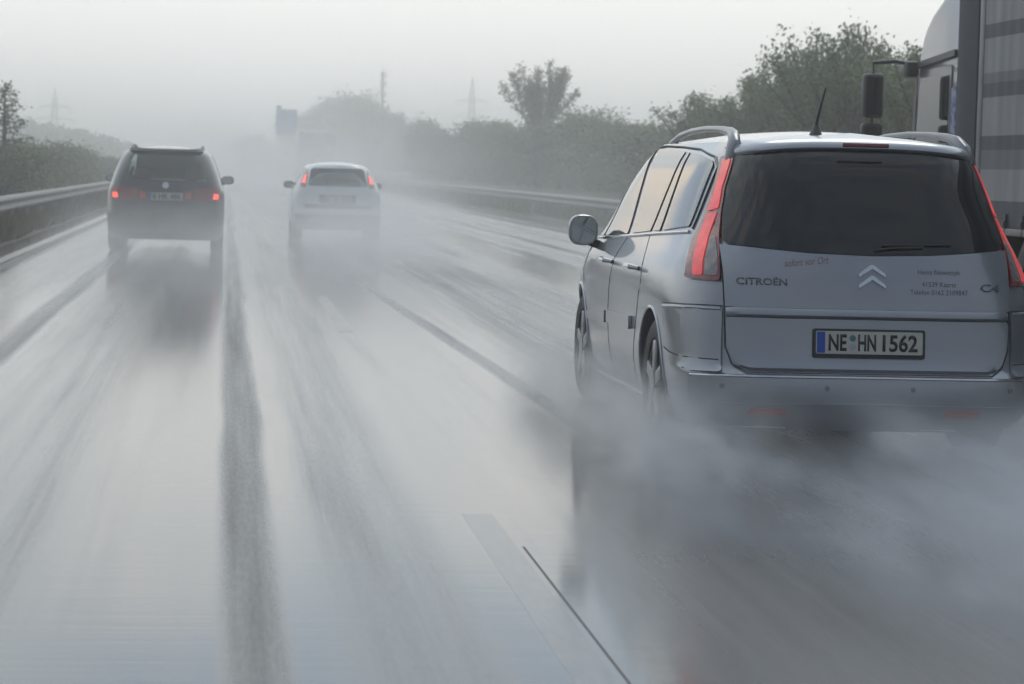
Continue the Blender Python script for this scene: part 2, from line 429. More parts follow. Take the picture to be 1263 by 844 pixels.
# ------------------------------------------------------------------ car body surface
class Shell:
    """closed car body: half width, rear and front outline as tables over height"""
    def __init__(s, WT, YR, YF, DT, N, DF, NF, crown, ztop, zlev, floor=.2):
        s.WT, s.YR, s.YF, s.DT, s.N, s.DF, s.NF, s.crown, s.ztop, s.zlev = WT, YR, YF, DT, N, DF, NF, crown, ztop, zlev
    def w(s, z): return hermite(s.WT, z)
    def yr(s, z): return hermite(s.YR, z)
    def yf(s, z): return hermite(s.YF, z)
    def ry(s, x, z):
        w = s.w(z); D = lerp(s.DT, z); a = min(abs(x) / w, .99995)
        return s.yr(z) + D * (1 - (1 - a ** s.N) ** (1 / s.N))
    def fy(s, x, z):
        w = s.w(z); D = lerp(s.DF, z); a = min(abs(x) / w, .99995)
        return s.yf(z) - D * (1 - (1 - a ** s.NF) ** (1 / s.NF))
    def sx(s, y, z):
        w = s.w(z); D = lerp(s.DT, z); b = (y - s.yr(z)) / D
        f = 1.0
        if b < 1: f = (1 - (1 - max(b, 0)) ** s.N) ** (1 / s.N)
        D2 = lerp(s.DF, z); b2 = (s.yf(z) - y) / D2
        if b2 < 1: f *= (1 - (1 - max(b2, 0)) ** s.NF) ** (1 / s.NF)
        return w * f
    def _n(s, f, u, v, out):
        e = .004
        p = f(u, v); n = (f(u + e, v) - f(u - e, v)).cross(f(u, v + e) - f(u, v - e))
        if n.length < 1e-9: return p, out
        n.normalize()
        if n.dot(out) < 0: n = -n
        return p, n
    def rear(s, x, z): return s._n(lambda a, b: Vector((a, s.ry(a, b), b)), x, z, Vector((0, -1, 0)))
    def front(s, x, z): return s._n(lambda a, b: Vector((a, s.fy(a, b), b)), x, z, Vector((0, 1, .2)))
    def side(s, sg):
        return lambda y, z: s._n(lambda a, b: Vector((sg * s.sx(a, b), a, b)), y, z, Vector((sg, 0, 0)))
    def roof_z(s, x, y):
        y0, y1 = s.yr(s.ztop), s.yf(s.ztop); t = min(max((y - y0) / (y1 - y0), 0), 1)
        a = min(abs(x) / max(s.sx(y, s.ztop), .01), 1)
        return s.ztop + s.crown * (4 * t * (1 - t)) ** .6 * (1 - a ** 2.2)
    def build(s, name, m, parent, holes=None, arches=()):
        bm = bmesh.new(); nr, nm, nf = 18, 22, 14
        def half(z):
            w, D, D2 = s.w(z), lerp(s.DT, z), lerp(s.DF, z)
            y0, y1 = s.yr(z), s.yf(z); pts = []
            for i in range(nr + 1):
                th = math.pi / 2 * i / nr
                pts.append((w * math.sin(th) ** (2 / s.N), y0 + D * (1 - math.cos(th) ** (2 / s.N))))
            for i in range(1, nm):
                y = y0 + D + (y1 - D2 - y0 - D) * i / nm
                pts.append((w, y))
            for i in range(nf + 1):
                th = math.pi / 2 * (1 - i / nf)
                pts.append((w * math.sin(th) ** (2 / s.NF), y1 - D2 * (1 - math.cos(th) ** (2 / s.NF))))
            return pts
        rows = []
        for z in s.zlev:
            h = half(z); L = [(-x, y) for x, y in h] + [(x, y) for x, y in h[::-1][1:-1]]
            rows.append([bm.verts.new((x, y, z)) for x, y in L])
        n = len(rows[0])
        for a, b in zip(rows, rows[1:]):
            for i in range(n):
                j = (i + 1) % n
                bm.faces.new((a[i], a[j], b[j], b[i]))
        h = half(s.ztop); K = 8; m_ = len(h)
        for sg in (-1, 1):
            prev = None
            for k in range(K + 1):
                q = 1 - k / K
                cur = [bm.verts.new((sg * x * q, y, s.roof_z(x * q, y) if 0 < k else s.ztop)) for x, y in h]
                if prev:
                    for i in range(m_ - 1):
                        bm.faces.new((prev[i], prev[i + 1], cur[i + 1], cur[i]))
                prev = cur
        bm.faces.new(rows[0][::-1])
        bmesh.ops.remove_doubles(bm, verts=bm.verts, dist=1e-4)
        bmesh.ops.dissolve_degenerate(bm, edges=bm.edges, dist=1e-4)
        bmesh.ops.recalc_face_normals(bm, faces=bm.faces)
        me = bpy.data.meshes.new(name); bm.to_mesh(me); bm.free()
        if arches:
            tmp = bpy.data.objects.new('tmp', me); COL.objects.link(tmp)
            cb = bmesh.new()
            for (y, z, r, xi) in arches:
                for sg in (-1, 1):
                    xs = sorted((sg * xi, sg * 1.2))
                    rr = bmesh.ops.create_cone(cb, cap_ends=True, segments=48, radius1=r, radius2=r, depth=xs[1] - xs[0],
                                               matrix=Matrix.Translation(((xs[0] + xs[1]) / 2, y, z)) @ Matrix.Rotation(R(90), 4, 'Y'))
            cm = bpy.data.meshes.new('cut'); cb.to_mesh(cm); cb.free()
            cut = bpy.data.objects.new('cut', cm); COL.objects.link(cut)
            md = tmp.modifiers.new('b', 'BOOLEAN'); md.object = cut; md.operation = 'DIFFERENCE'; md.solver = 'EXACT'
            bpy.context.view_layer.update()
            dg = bpy.context.evaluated_depsgraph_get()
            me2 = bpy.data.meshes.new_from_object(tmp.evaluated_get(dg))
            bpy.data.objects.remove(tmp); bpy.data.objects.remove(cut)
            me = me2; me.name = name; me.materials.clear()
        if holes:
            bm = bmesh.new(); bm.from_mesh(me)
            bmesh.ops.delete(bm, geom=[f for f in bm.faces if holes(f.calc_center_median())], context='FACES')
            bm.to_mesh(me); bm.free()
        me.materials.append(m)
        me.polygons.foreach_set('use_smooth', [True] * len(me.polygons))
        me.set_sharp_from_angle(angle=R(35))
        return link(name, me, parent)

def make_wheel(parent, x, y, r, sg, wd=.2, rim_r=.21, name='wheel', spokes=5):
    t = bmesh.new()
    a = wd / 2
    bm_lathe(t, [(rim_r, -a * .9), (r * .86, -a), (r * .97, -a * .85), (r, -a * .55), (r, a * .55), (r * .97, a * .85), (r * .86, a), (rim_r, a * .9)], 44)
    w = finish(name, t, M['rubber'], parent)
    w.location = (x, y, r)
    b = bmesh.new()
    o = a * .75 * sg
    bm_lathe(b, [(rim_r + .004, -a * .8), (rim_r + .004, a * .8), (rim_r - .02, a * .8), (rim_r - .02, -a * .8)], 40)
    for k in range(spokes):
        rot = Matrix.Rotation(2 * math.pi * k / spokes, 3, 'X')
        c0 = len(b.verts)
        vs = bm_box(b, o - .02, o + .01, -.035, .035, .03, rim_r - .01, .008)
        for v in vs:
            if v.is_valid: v.co = rot @ v.co
    bmesh.ops.create_cone(b, cap_ends=True, segments=20, radius1=.065, radius2=.05, depth=.05, matrix=Matrix.Translation((o, 0, 0)) @ Matrix.Rotation(R(90), 4, 'Y'))
    rm = finish('rim', b, M['alloy'], w, merge=0)
    d = bmesh.new()
    bmesh.ops.create_cone(d, cap_ends=True, segments=30, radius1=.13, radius2=.13, depth=.02, matrix=Matrix.Translation((o - sg * .05, 0, 0)) @ Matrix.Rotation(R(90), 4, 'Y'))
    finish('brake_disc', d, M['steel'], w)
    return w

def make_mirror(parent, x, y, z, sg, m, wdt=.20, hgt=.17, stalk=.10):
    """door mirror: rounded housing with a glass facing the rear"""
    b = bmesh.new()
    bmesh.ops.create_uvsphere(b, u_segments=24, v_segments=14, radius=1)
    for v in b.verts:
        def sg_pow(q, p): return math.copysign(abs(q) ** p, q)
        yy = sg_pow(v.co.y, .8) * .075
        if yy < -.03: yy = -.03
        v.co = Vector((sg_pow(v.co.x, .75) * wdt / 2, yy, sg_pow(v.co.z, .75) * hgt / 2))
    h = finish('mirror', b, m, parent, angle=30)
    h.location = (x, y, z)
    g = bmesh.new()
    pts = [(math.cos(a) , math.sin(a)) for a in [2 * math.pi * k / 28 for k in range(28)]]
    vs = [g.verts.new((math.copysign(abs(c) ** .7, c) * (wdt / 2 - .015), -.033, math.copysign(abs(s_) ** .7, s_) * (hgt / 2 - .014))) for c, s_ in pts]
    f = g.faces.new(vs); r = bmesh.ops.extrude_face_region(g, geom=[f])
    for q in r['geom']:
        if isinstance(q, bmesh.types.BMVert): q.co.y -= .004
    finish('mirror_glass', g, M['mirrorglass'], h, smooth=False)
    s = bmesh.new()
    bm_tube(s, [(-sg * (wdt * .25), .0, -hgt * .35), (-sg * (wdt / 2 + stalk * .5), .02, -hgt * .5), (-sg * (wdt / 2 + stalk), .04, -hgt * .45)], [.03, .025, .035], 10)
    finish('mirror_arm', s, M['plastic'], h)
    return h
M['railgrey'] = mat('rail_paint', (.16, .165, .18), .35, .6, .3, noise=.08, nscale=3)
M['mirrorglass'] = mat('mirror_glass', (0.32, 0.36, 0.37), .05, 1.0, spec=1)

# ------------------------------------------------------------------ haze
hb = bmesh.new(); bm_box(hb, -900, 900, -80, 2400, -1.2, 24)
hz = finish('haze', hb, bpy.data.materials.new('haze_air'), smooth=False)
hm = hz.data.materials[0]; hm.use_nodes = True; hm.node_tree.nodes.clear()
ho = hm.node_tree.nodes.new('ShaderNodeOutputMaterial'); hv = hm.node_tree.nodes.new('ShaderNodeVolumePrincipled')
hv.inputs['Color'].default_value = (.995, .992, .985, 1); hv.inputs['Density'].default_value = .0028; hv.inputs['Anisotropy'].default_value = .84
hm.node_tree.links.new(hv.outputs[0], ho.inputs['Volume'])
tag(hz, None, None, kind='stuff')

# ------------------------------------------------------------------ ground and road
def sheet(name, x0, x1, y0, y1, z, m, kind='structure'):
    b = bmesh.new()
    vs = [b.verts.new(p) for p in ((x0, y0, z), (x1, y0, z), (x1, y1, z), (x0, y1, z))]; b.faces.new(vs)
    o = finish(name, b, m, smooth=False); o['kind'] = kind
    return o

def strip(name, x0, x1, y0, y1, z, m):
    b = bmesh.new(); bm_box(b, x0, x1, y0, y1, -.01, z)
    o = finish(name, b, m, smooth=False); o['kind'] = 'structure'
    return o

def road_mat():
    m = bpy.data.materials.new('wet_asphalt'); m.use_nodes = True
    nt = m.node_tree; N, L = nt.nodes, nt.links; b = N['Principled BSDF']
    tc = N.new('ShaderNodeTexCoord'); sep = N.new('ShaderNodeSeparateXYZ'); L.new(tc.outputs['Object'], sep.inputs[0])
    def noise(scale, st, detail=5, rough=.6):
        mp = N.new('ShaderNodeMapping'); mp.inputs['Scale'].default_value = st; L.new(tc.outputs['Object'], mp.inputs[0])
        n = N.new('ShaderNodeTexNoise'); n.inputs['Scale'].default_value = scale; n.inputs['Detail'].default_value = detail; n.inputs['Roughness'].default_value = rough
        L.new(mp.outputs[0], n.inputs['Vector']); return n.outputs['Fac']
    def math_(op, a, bb):
        q = N.new('ShaderNodeMath'); q.operation = op
        for i, v in ((0, a), (1, bb)):
            if isinstance(v, (int, float)): q.inputs[i].default_value = v
            else: L.new(v, q.inputs[i])
        return q.outputs[0]
    def mr(v, a, bb, c, d, smooth=True):
        q = N.new('ShaderNodeMapRange'); q.interpolation_type = 'SMOOTHSTEP' if smooth else 'LINEAR'
        L.new(v, q.inputs['Value'])
        for k, x in zip(('From Min', 'From Max', 'To Min', 'To Max'), (a, bb, c, d)): q.inputs[k].default_value = x
        return q.outputs[0]
    wob = math_('MULTIPLY', math_('SUBTRACT', noise(.25, (.2, .3, 1), 3), .5), .16)
    xx = math_('ADD', sep.outputs['X'], wob)
    # worn, squeezed-dry wheel tracks (centre, half width, strength)
    tot = None
    for c, hw, st in TRACKS:
        d = math_('ABSOLUTE', math_('SUBTRACT', xx, c), 0)
        q = mr(d, hw * .45, hw * 1.35, st, 0)
        tot = q if tot is None else math_('MAXIMUM', tot, q)
    # slanting track of the minivan, fading where it drives now
    xs = math_('ADD', sep.outputs['X'], math_('MULTIPLY', math_('SUBTRACT', sep.outputs['Y'], 14.5), .0195))
    q = mr(math_('ABSOLUTE', math_('SUBTRACT', xs, 1.96), 0), .04, .10, .55, 0)
    q = math_('MULTIPLY', q, mr(sep.outputs['Y'], 12, 15, 0, 1))
    q = math_('MULTIPLY', q, mr(sep.outputs['Y'], 26, 36, 1, 0))
    tot = math_('MAXIMUM', tot, q)
    patch = noise(1.0, (2.2, .07, 1), 5, .55)
    fine = noise(70, (1, .10, 1), 4, .6)
    rip = noise(3, (.30, 3.0, 1), 5, .65)
    mod = mr(patch, .30, .68, .55, 1.1)
    dry = math_('MULTIPLY', tot, mod)
    dry = math_('ADD', dry, mr(patch, .50, .75, 0, .16))
    near = math_('MULTIPLY', mr(sep.outputs['X'], 1.12, 1.6, 0, .6), mr(sep.outputs['Y'], 8.5, 11.5, 1, 0))
    dry = math_('MAXIMUM', dry, near)
    streak = noise(1.0, (9, .10, 1), 4, .65)
    dry = math_('MULTIPLY', dry, mr(streak, .30, .65, .82, 1.08))
    dry = math_('ADD', dry, mr(streak, .45, .72, 0, .05))
    grain = math_('MULTIPLY', mr(fine, .30, .70, -.5, .5), math_('ADD', math_('MULTIPLY', tot, .15), .012))
    dry = math_('MAXIMUM', math_('MINIMUM', math_('ADD', dry, grain), 1.0), 0)
    L.new(mr(dry, 0, 1, .085, .50, False), b.inputs['Roughness'])
    mx = N.new('ShaderNodeMix'); mx.data_type = 'RGBA'; mx.inputs['A'].default_value = (.06, .062, .064, 1); mx.inputs['B'].default_value = (.035, .036, .037, 1)
    L.new(dry, mx.inputs['Factor']); L.new(mx.outputs['Result'], b.inputs['Base Color'])
    L.new(mr(dry, 0, 1, .62, .30, False), b.inputs['Specular IOR Level'])
    bp = N.new('ShaderNodeBump'); bp.inputs['Distance'].default_value = .006
    bp.inputs['Strength'].default_value = .10; L.new(math_('ADD', math_('MULTIPLY', rip, .9), math_('MULTIPLY', fine, .12)), bp.inputs['Height']); L.new(bp.outputs[0], b.inputs['Normal'])
    return m
TRACKS = [(-1.60, .12, .70), (.10, .105, .74), (.58, .26, .34), (-.95, .38, .28), (-2.2, .25, .25), (3.1, .95, .55), (5.6, .35, .6), (6.5, .3, .5), (7.3, .4, .6), (-2.5, .15, .2)]
def grass_mat(name, a, b_):
    return mat(name, a, .9, noise=.4, nscale=1.6, bump=1.0, bscale=30, c2=b_)
sheet('ground', -3000, 3000, -100, 6000, -.12, grass_mat('meadow', (.055, .07, .03), (.035, .045, .022)))
rm_ = road_mat()
sheet('road', -3.5, 9.2, -60, 1400, 0, rm_)
# kerb-less earth shoulders with a real drop, and rough grass verges
def verge(name, prof, m):
    b = bmesh.new(); rnd = random.Random(5)
    ys = [-60 + 4 * i for i in range(0, 120)] + [430 + 40 * i for i in range(25)]
    rows = [[b.verts.new((x, y, z + (rnd.uniform(-.04, .04) if 0 < i < len(prof) - 1 else 0))) for i, (x, z) in enumerate(prof)] for y in ys]
    for p, q in zip(rows, rows[1:]):
        for i in range(len(prof) - 1): b.faces.new((p[i], p[i + 1], q[i + 1], q[i]))
    o = finish(name, b, m); o['kind'] = 'structure'; return o
verge('median_grass', [(-3.5, -.02), (-3.7, .03), (-4.6, .10), (-6, .14), (-9, .1), (-12, -.1)], grass_mat('median_turf', (.075, .07, .045), (.045, .045, .028)))
verge('verge_grass', [(9.2, -.02), (9.5, .04), (10.6, .1), (13, .2), (17, .5), (24, .6), (40, -.1)], grass_mat('verge_turf', (.06, .07, .035), (.04, .045, .025)))
paint = mat('road_paint', (.10, .10, .098), .16, noise=.3, nscale=40, stretch=(1, .12, 1))
joint = mat('joint_tar', (.014, .014, .015), .5, spec=.3, noise=.2, nscale=5)
for i in range(14):
    y = 4.4 + 17.7 * i
    strip('lane_marking', .965, 1.09, y, y + 6.1, .0006, paint)
    strip('lane_marking', 4.80, 4.93, y + 3, y + 9.1, .0006, paint)
strip('road_joint', 1.110, 1.120, -20, 9.6, .0005, joint)
strip('road_joint', -2.90, -2.76, -20, 300, .0005, joint)
strip('edge_line', -3.12, -2.96, -20, 700, .0006, paint)
strip('edge_line', 8.15, 8.32, -20, 700, .0006, paint)

# ------------------------------------------------------------------ guardrails
def guardrail(x, sg, y0, y1, zt, label, double=False):
    t = thing('guardrail', label, 'guardrail', (x, 0, 0), group='steel guardrails along the road edges')
    b = bmesh.new()
    prof = [(0, 0), (.03, -.02), (.075, -.06), (.075, -.10), (.02, -.135), (.02, -.175), (.075, -.21), (.075, -.25), (.03, -.29), (0, -.31)]
    prof = prof + [(px - .006, pz) for px, pz in prof[::-1]]
    ys = [y0 + (y1 - y0) * i / 60 for i in range(61)]
    rows = [[b.verts.new((-sg * px, y, zt + pz)) for px, pz in prof] for y in ys]
    for p, q in zip(rows, rows[1:]):
        for i in range(len(prof)):
            j = (i + 1) % len(prof); b.faces.new((p[i], p[j], q[j], q[i]))
    finish('rail', b, M['galv'], t, angle=60)
    for i in range(100):
        y = y0 + 4.0 * i
        if y > y1: break
        pb = bmesh.new(); bm_box(pb, min(sg * .005, sg * .10), max(sg * .005, sg * .10), y - .03, y + .03, -.12, zt - .06, .006)
        finish('post', pb, M['galv'], t, smooth=False)
    return t
guardrail(-3.95, -1, 10, 400, .72, 'light steel guardrail on the left verge, in front of the low shrubs')
guardrail(9.95, 1, 14, 400, .74, 'steel guardrail on the far right verge below the tall trees')

# ------------------------------------------------------------------ trees
def crown_mesh(name, seed, h, w, nclump, nleaf, leaf, z0=.0, shape='bush', m=None, trunk=True):
    """returns (trunk mesh, crown mesh): tapered trunk and limbs, leaf faces in clumps along them"""
    rnd = random.Random(seed)
    tb = bmesh.new(); V, Fc = [], []
    base = Vector((0, 0, -.25)); limbs = []
    if shape == 'fan':
        k0 = h / 8
        bm_tube(tb, [base, (0, 0, h * .22), (.05, 0, h * .40)], [.22 * k0, .17 * k0, .14 * k0], 8)
        for k in range(24):
            a = k * 2.4; sp = rnd.uniform(.08, .50) * w
            s = Vector((0.03, 0, h * rnd.uniform(.08 if h < 6 else .22, .46)))
            e_ = Vector((math.cos(a) * sp, math.sin(a) * sp, h * rnd.uniform(.78, 1.0) * (1 - .28 * (sp / w) ** 1.5)))
            mid = (s + e_) / 2 + Vector((math.cos(a), math.sin(a), 0)) * w * .05
            bm_tube(tb, [s, mid, e_], [.07, .045, .012], 6)
            limbs.append((s, mid, e_))
    elif shape == 'conifer':
        bm_tube(tb, [base, (0, 0, h * .5), (0, 0, h)], [.12, .07, .015], 8)
        for k in range(46):
            z = h * (.12 + .86 * (k / 46)); a = k * 2.4; l = w * .55 * (1 - z / h) ** .75 + .12
            s = Vector((0, 0, z)); e_ = s + Vector((math.cos(a) * l, math.sin(a) * l, rnd.uniform(.0, .22) * l + .05))
            bm_tube(tb, [s, (s + e_) / 2 - Vector((0, 0, .04)), e_], [.03, .02, .006], 5)
            limbs.append((s, (s + e_) / 2, e_))
    else:
        th = h * .5
        bm_tube(tb, [base, (rnd.uniform(-.1, .1), 0, th * .5), (rnd.uniform(-.2, .2), 0, th)], [.05 * h ** .6, .04 * h ** .6, .02 * h ** .6], 7)
        for k in range(nclump // 2):
            a = rnd.uniform(0, 2 * math.pi); u = rnd.random() ** .6; z = rnd.uniform(.12, 1.0)
            rad = w * .5 * math.sqrt(max(0.02, 1 - (max(z - .45, 0) / .58) ** 2)) * (.75 + .25 * min(1, z * 3))
            e_ = Vector((math.cos(a) * rad * u, math.sin(a) * rad * u, z * h * rnd.uniform(.88, 1.04)))
            s = Vector((0, 0, max(.1, min(th, e_.z * .5))))
            mid = s.lerp(e_, .5) + Vector((0, 0, .06 * h))
            bm_tube(tb, [s, mid, e_], [.018 * h ** .6, .012 * h ** .6, .005], 5)
            limbs.append((s, mid, e_))
        # upright shoots that break the outline
        for k in range(nclump // 8):
            a = rnd.uniform(0, 2 * math.pi); rr = rnd.uniform(0, .38) * w
            s = Vector((math.cos(a) * rr, math.sin(a) * rr, h * .7)); e_ = s * 1.05 + Vector((0, 0, h * rnd.uniform(.2, .42)))
            bm_tube(tb, [s, e_], [.02, .006], 5); limbs.append((s, s.lerp(e_, .5), e_))
    nl = nleaf // max(1, len(limbs))
    for (s, mid, e_) in limbs:
        cl = {'fan': .078, 'conifer': .09, 'bush': .16}[shape] * w * rnd.uniform(.6, 1.25)
        for _ in range(nl):
            t = rnd.random() ** (.5 if shape != 'bush' else .45)
            p = (s.lerp(mid, t * 2) if t < .5 else mid.lerp(e_, t * 2 - 1))
            g = Vector((rnd.gauss(0, 1), rnd.gauss(0, 1), rnd.gauss(0, .8))) * cl * (.35 + .5 * t * (1.15 - t) * 1.6)
            gl_ = g.length / cl
            if gl_ > 1.5: g *= 1.5 / gl_
            p = p + g
            if p.z < .02: p.z = rnd.uniform(.02, .3)
            n = Vector((rnd.gauss(0, 1), rnd.gauss(0, 1), rnd.gauss(0, 1) + .5)).normalized()
            a = n.orthogonal().normalized(); bb = n.cross(a); ang = rnd.uniform(0, 6.28)
            a, bb = a * math.cos(ang) + bb * math.sin(ang), bb * math.cos(ang) - a * math.sin(ang)
            L_ = leaf * rnd.uniform(.6, 1.4)
            i = len(V)
            V.extend([p - a * L_, p - bb * L_ * .5 + a * L_ * .1, p + a * L_, p + bb * L_ * .5 + a * L_ * .1])
            Fc.append((i, i + 1, i + 2, i + 3))
    cm = bpy.data.meshes.new(name + '_crown'); cm.from_pydata([tuple(v) for v in V], [], Fc); cm.materials.append(m or M['leaf'])
    tm = bpy.data.meshes.new(name + '_trunk')
    tb.to_mesh(tm); tb.free(); tm.materials.append(M['bark'])
    return tm, cm

def plant(name, variant, x, y, hs, ws, rz, label, cat, group):
    t = thing(name, label, cat, (x, y, ground_z(x)), (0, 0, rz), group)
    t.scale = (ws, ws, hs)
    link('trunk', variant[0], t); link('crown', variant[1], t)
    return t
def ground_z(x):
    return lerp([(-12, -.1), (-9, .1), (-6, .14), (-3.7, .03), (9.5, .04), (13, .2), (17, .5), (24, .6), (40, -.1)], x)

bushV = [crown_mesh('bush%d' % i, 10 + i, 2.0, 2.3, 60, 3600, .055, m=M[('leaf_dark', 'leaf', 'leaf_pale')[i]]) for i in range(3)]
treeV = [crown_mesh('tree%d' % i, 40 + i, 5.0, 4.6, 90, 9000, .095, m=M[('leaf', 'leaf_dark', 'leaf_pale', 'leaf')[i]]) for i in range(4)]
farV = [crown_mesh('far%d' % i, 70 + i, 10.0, 9.0, 60, 5000, .26, m=M[('leaf', 'leaf_dark')[i]]) for i in range(2)]
shootV = [crown_mesh('shoot%d' % i, 120 + i, 5.0, 4.4, 60, 8000, .065, shape='fan', m=M[('leaf', 'leaf_pale')[i]]) for i in range(2)]
fanV = crown_mesh('fan', 90, 8.0, 5.2, 60, 8500, .085, shape='fan', m=M['leaf_dark'])
conV = crown_mesh('con', 91, 3.6, 2.3, 60, 1500, .055, shape='conifer', m=M['leaf_dark'])
rnd = random.Random(11)
# near right belt, sharpest, behind the minivan roof and lorry mirror
near = [(15.9, 91, 4.0), (16.1, 87, 4.3), (15.3, 80, 4.0), (16.8, 84, 3.9), (16.2, 78, 4.6), (16.0, 74, 4.9), (16.4, 72, 4.7), (16.0, 68.5, 5.7), (15.2, 64, 4.9), (16.4, 65, 5.1), (16.2, 61, 4.7), (15.7, 57, 4.6), (18.5, 70, 5.2), (18.2, 60, 5.0), (19.0, 80, 4.8)]
for i, (x, y, h) in enumerate(near):
    lab = 'tallest shoot-topped green tree behind the silver minivan aerial' if i == 7 else 'leafy green roadside tree in the near belt behind the silver minivan roof'
    sh = i % 3 != 0
    plant('tree', shootV[i % 2] if sh else treeV[i % 4], x, y, (h - .45) / (5.0 if sh else 7.0), rnd.uniform(.8, 1.0), rnd.uniform(0, 6.28), lab, 'tree', 'near roadside trees on the right' if i != 7 else None)
# middle belt
mid = [(18.2, 244, 4.9), (18.9, 234, 4.6), (18.5, 213, 4.9), (19.0, 201, 5.6), (19.1, 188, 5.4), (18.2, 175, 5.0), (18.0, 163, 4.7), (17.9, 152, 4.6), (17.9, 142, 4.5), (19.6, 147, 5.4), (18.4, 134, 4.9), (18.4, 127, 4.2), (20.0, 129, 4.2), (18.9, 120, 3.9), (18.3, 114, 3.8), (19.7, 117, 3.7), (18.6, 108, 3.5), (18.4, 101, 3.3), (17.5, 96, 3.4)]
for i, (x, y, h) in enumerate(mid):
    plant('tree', treeV[(i + 1) % 4], x, y, (h - .4) / 6.5, rnd.uniform(.95, 1.3), rnd.uniform(0, 6.28), 'hazy bushy tree in the middle belt beyond the right guardrail', 'tree', 'middle belt of trees beyond the right guardrail')
for k in range(26):
    y = 98 + k * 6.2
    plant('tree', treeV[k % 4], 21.5 + rnd.uniform(-.8, 2), y, rnd.uniform(.42, .54), rnd.uniform(1.0, 1.3), rnd.uniform(0, 6.28), 'hazy bushy tree in the middle belt beyond the right guardrail', 'tree', 'middle belt of trees beyond the right guardrail')
plant('tree', fanV, 18.4, 155, .95, .95, 1.75, 'tall fan shaped tree with spreading upright branches above the belt', 'tree', None)
far = [(3.8, 650, 7.6), (7.4, 623, 8.2), (10.7, 596, 8.6), (15.0, 556, 10.8), (16.9, 535, 11.8), (18.6, 515, 12.6), (20.1, 495, 13.2), (21.4, 474, 13.3), (22.8, 450, 12.6), (23.8, 431, 10.8), (24.6, 410, 9.3), (25.3, 387, 8.4), (25.6, 366, 7.1), (25, 345, 6.6), (24, 325, 6.2), (23.0, 305, 5.9), (21.8, 288, 5.6), (20.5, 270, 5.3), (19.5, 256, 5.1)]
for i, (x, y, h) in enumerate(far):
    x = max(x, 13.5) if y < 600 else x
    plant('tree', farV[i % 2], x, y, h / 10.6, rnd.uniform(.6, .85) * (h / 11 + .25), rnd.uniform(0, 6.28), 'faint grey tree in the distant wood behind the blue sign', 'tree', 'distant trees on the right')
# shrubs on the central reservation at the left
shr = [(-6.9, 80, 1.5), (-6.9, 84, 1.6), (-6.9, 88, 1.7), (-6.9, 93, 1.6), (-6.9, 97, 1.7), (-6.9, 101, 1.65), (-6.9, 106, 1.6), (-6.9, 112, 1.8), (-6.9, 118, 1.65), (-6.9, 124, 1.6), (-6.9, 131, 1.6), (-6.9, 138, 1.5), (-6.8, 145, 1.45), (-6.8, 153, 1.4), (-6.8, 161, 1.35), (-6.8, 170, 1.3), (-6.8, 180, 1.25), (-6.8, 192, 1.2), (-6.8, 205, 1.2), (-6.8, 220, 1.2)]
for i, (x, y, h) in enumerate(shr):
    for dx in (0, -1.6):
        plant('bush', bushV[(i + (dx < 0)) % 3], x + dx + rnd.uniform(-.2, .2), y + rnd.uniform(-.8, .8), h / 2.2 * rnd.uniform(.9, 1.1), rnd.uniform(.95, 1.35), rnd.uniform(0, 6.28), 'low green shrub in the row behind the left guardrail', 'bush', 'shrubs behind the left guardrail')
plant('conifer', conV, -6.95, 84, 1.0, 1.0, 0, 'small open branched conifer rising above the shrubs at the left edge', 'conifer', None)

# far hill with wood on it, left
def hill():
    b = bmesh.new(); prof = [(-160, 8), (-100, 9), (-60, 9), (-43, 6.6), (-38, 6.4), (-30, 5.2), (-24, 4.2), (-18, 2.6), (-12, 1.0), (-7, 0)]
    rows = [[b.verts.new((x * (1 + (y - 450) / 900), y, (z if 1 else 0) * f - .3)) for x, z in prof] for y, f in ((380, .0), (410, .55), (450, 1), (560, 1.0), (700, .2))]
    for p, q in zip(rows, rows[1:]):
        for i in range(len(prof) - 1): b.faces.new((p[i], p[i + 1], q[i + 1], q[i]))
    o = finish('hill', b, grass_mat('hill_turf', (.05, .06, .03), (.035, .045, .022))); o['kind'] = 'structure'
hill()
def far_wood():
    rnd = random.Random(77); V, Fc = [], []
    prof = [(-110, 9), (-60, 9), (-43, 6.6), (-38, 6.4), (-30, 5.2), (-24, 4.2), (-18, 2.6), (-12, 1.0)]
    for k in range(330):
        x = rnd.uniform(-75, -13); y = rnd.uniform(395, 470)
        z = lerp(prof, x) * (1 if y > 450 else max(0, min(1, (y - 385) / 60))) - .3
        r = rnd.uniform(1.0, 1.8); hh = rnd.uniform(1.8, 3.0)
        for _ in range(75):
            d = Vector((rnd.gauss(0, 1), rnd.gauss(0, 1), rnd.gauss(0, 1))).normalized() * rnd.random() ** .4
            p = Vector((x + d.x * r, y + d.y * r, z + hh * .45 + d.z * hh * .6))
            n = Vector((rnd.gauss(0, 1), rnd.gauss(0, 1), rnd.gauss(0, 1))).normalized(); a = n.orthogonal().normalized(); bb = n.cross(a); s = rnd.uniform(.2, .42)
            i = len(V); V.extend([tuple(p - a * s), tuple(p - bb * s), tuple(p + a * s), tuple(p + bb * s)]); Fc.append((i, i + 1, i + 2, i + 3))
    me = bpy.data.meshes.new('far_wood'); me.from_pydata(V, [], Fc); me.materials.append(M['leaf_dark'])
    o = link('far_wood', me); o['kind'] = 'stuff'; o['label'] = 'dim wooded hill beyond the left shrubs'
far_wood()

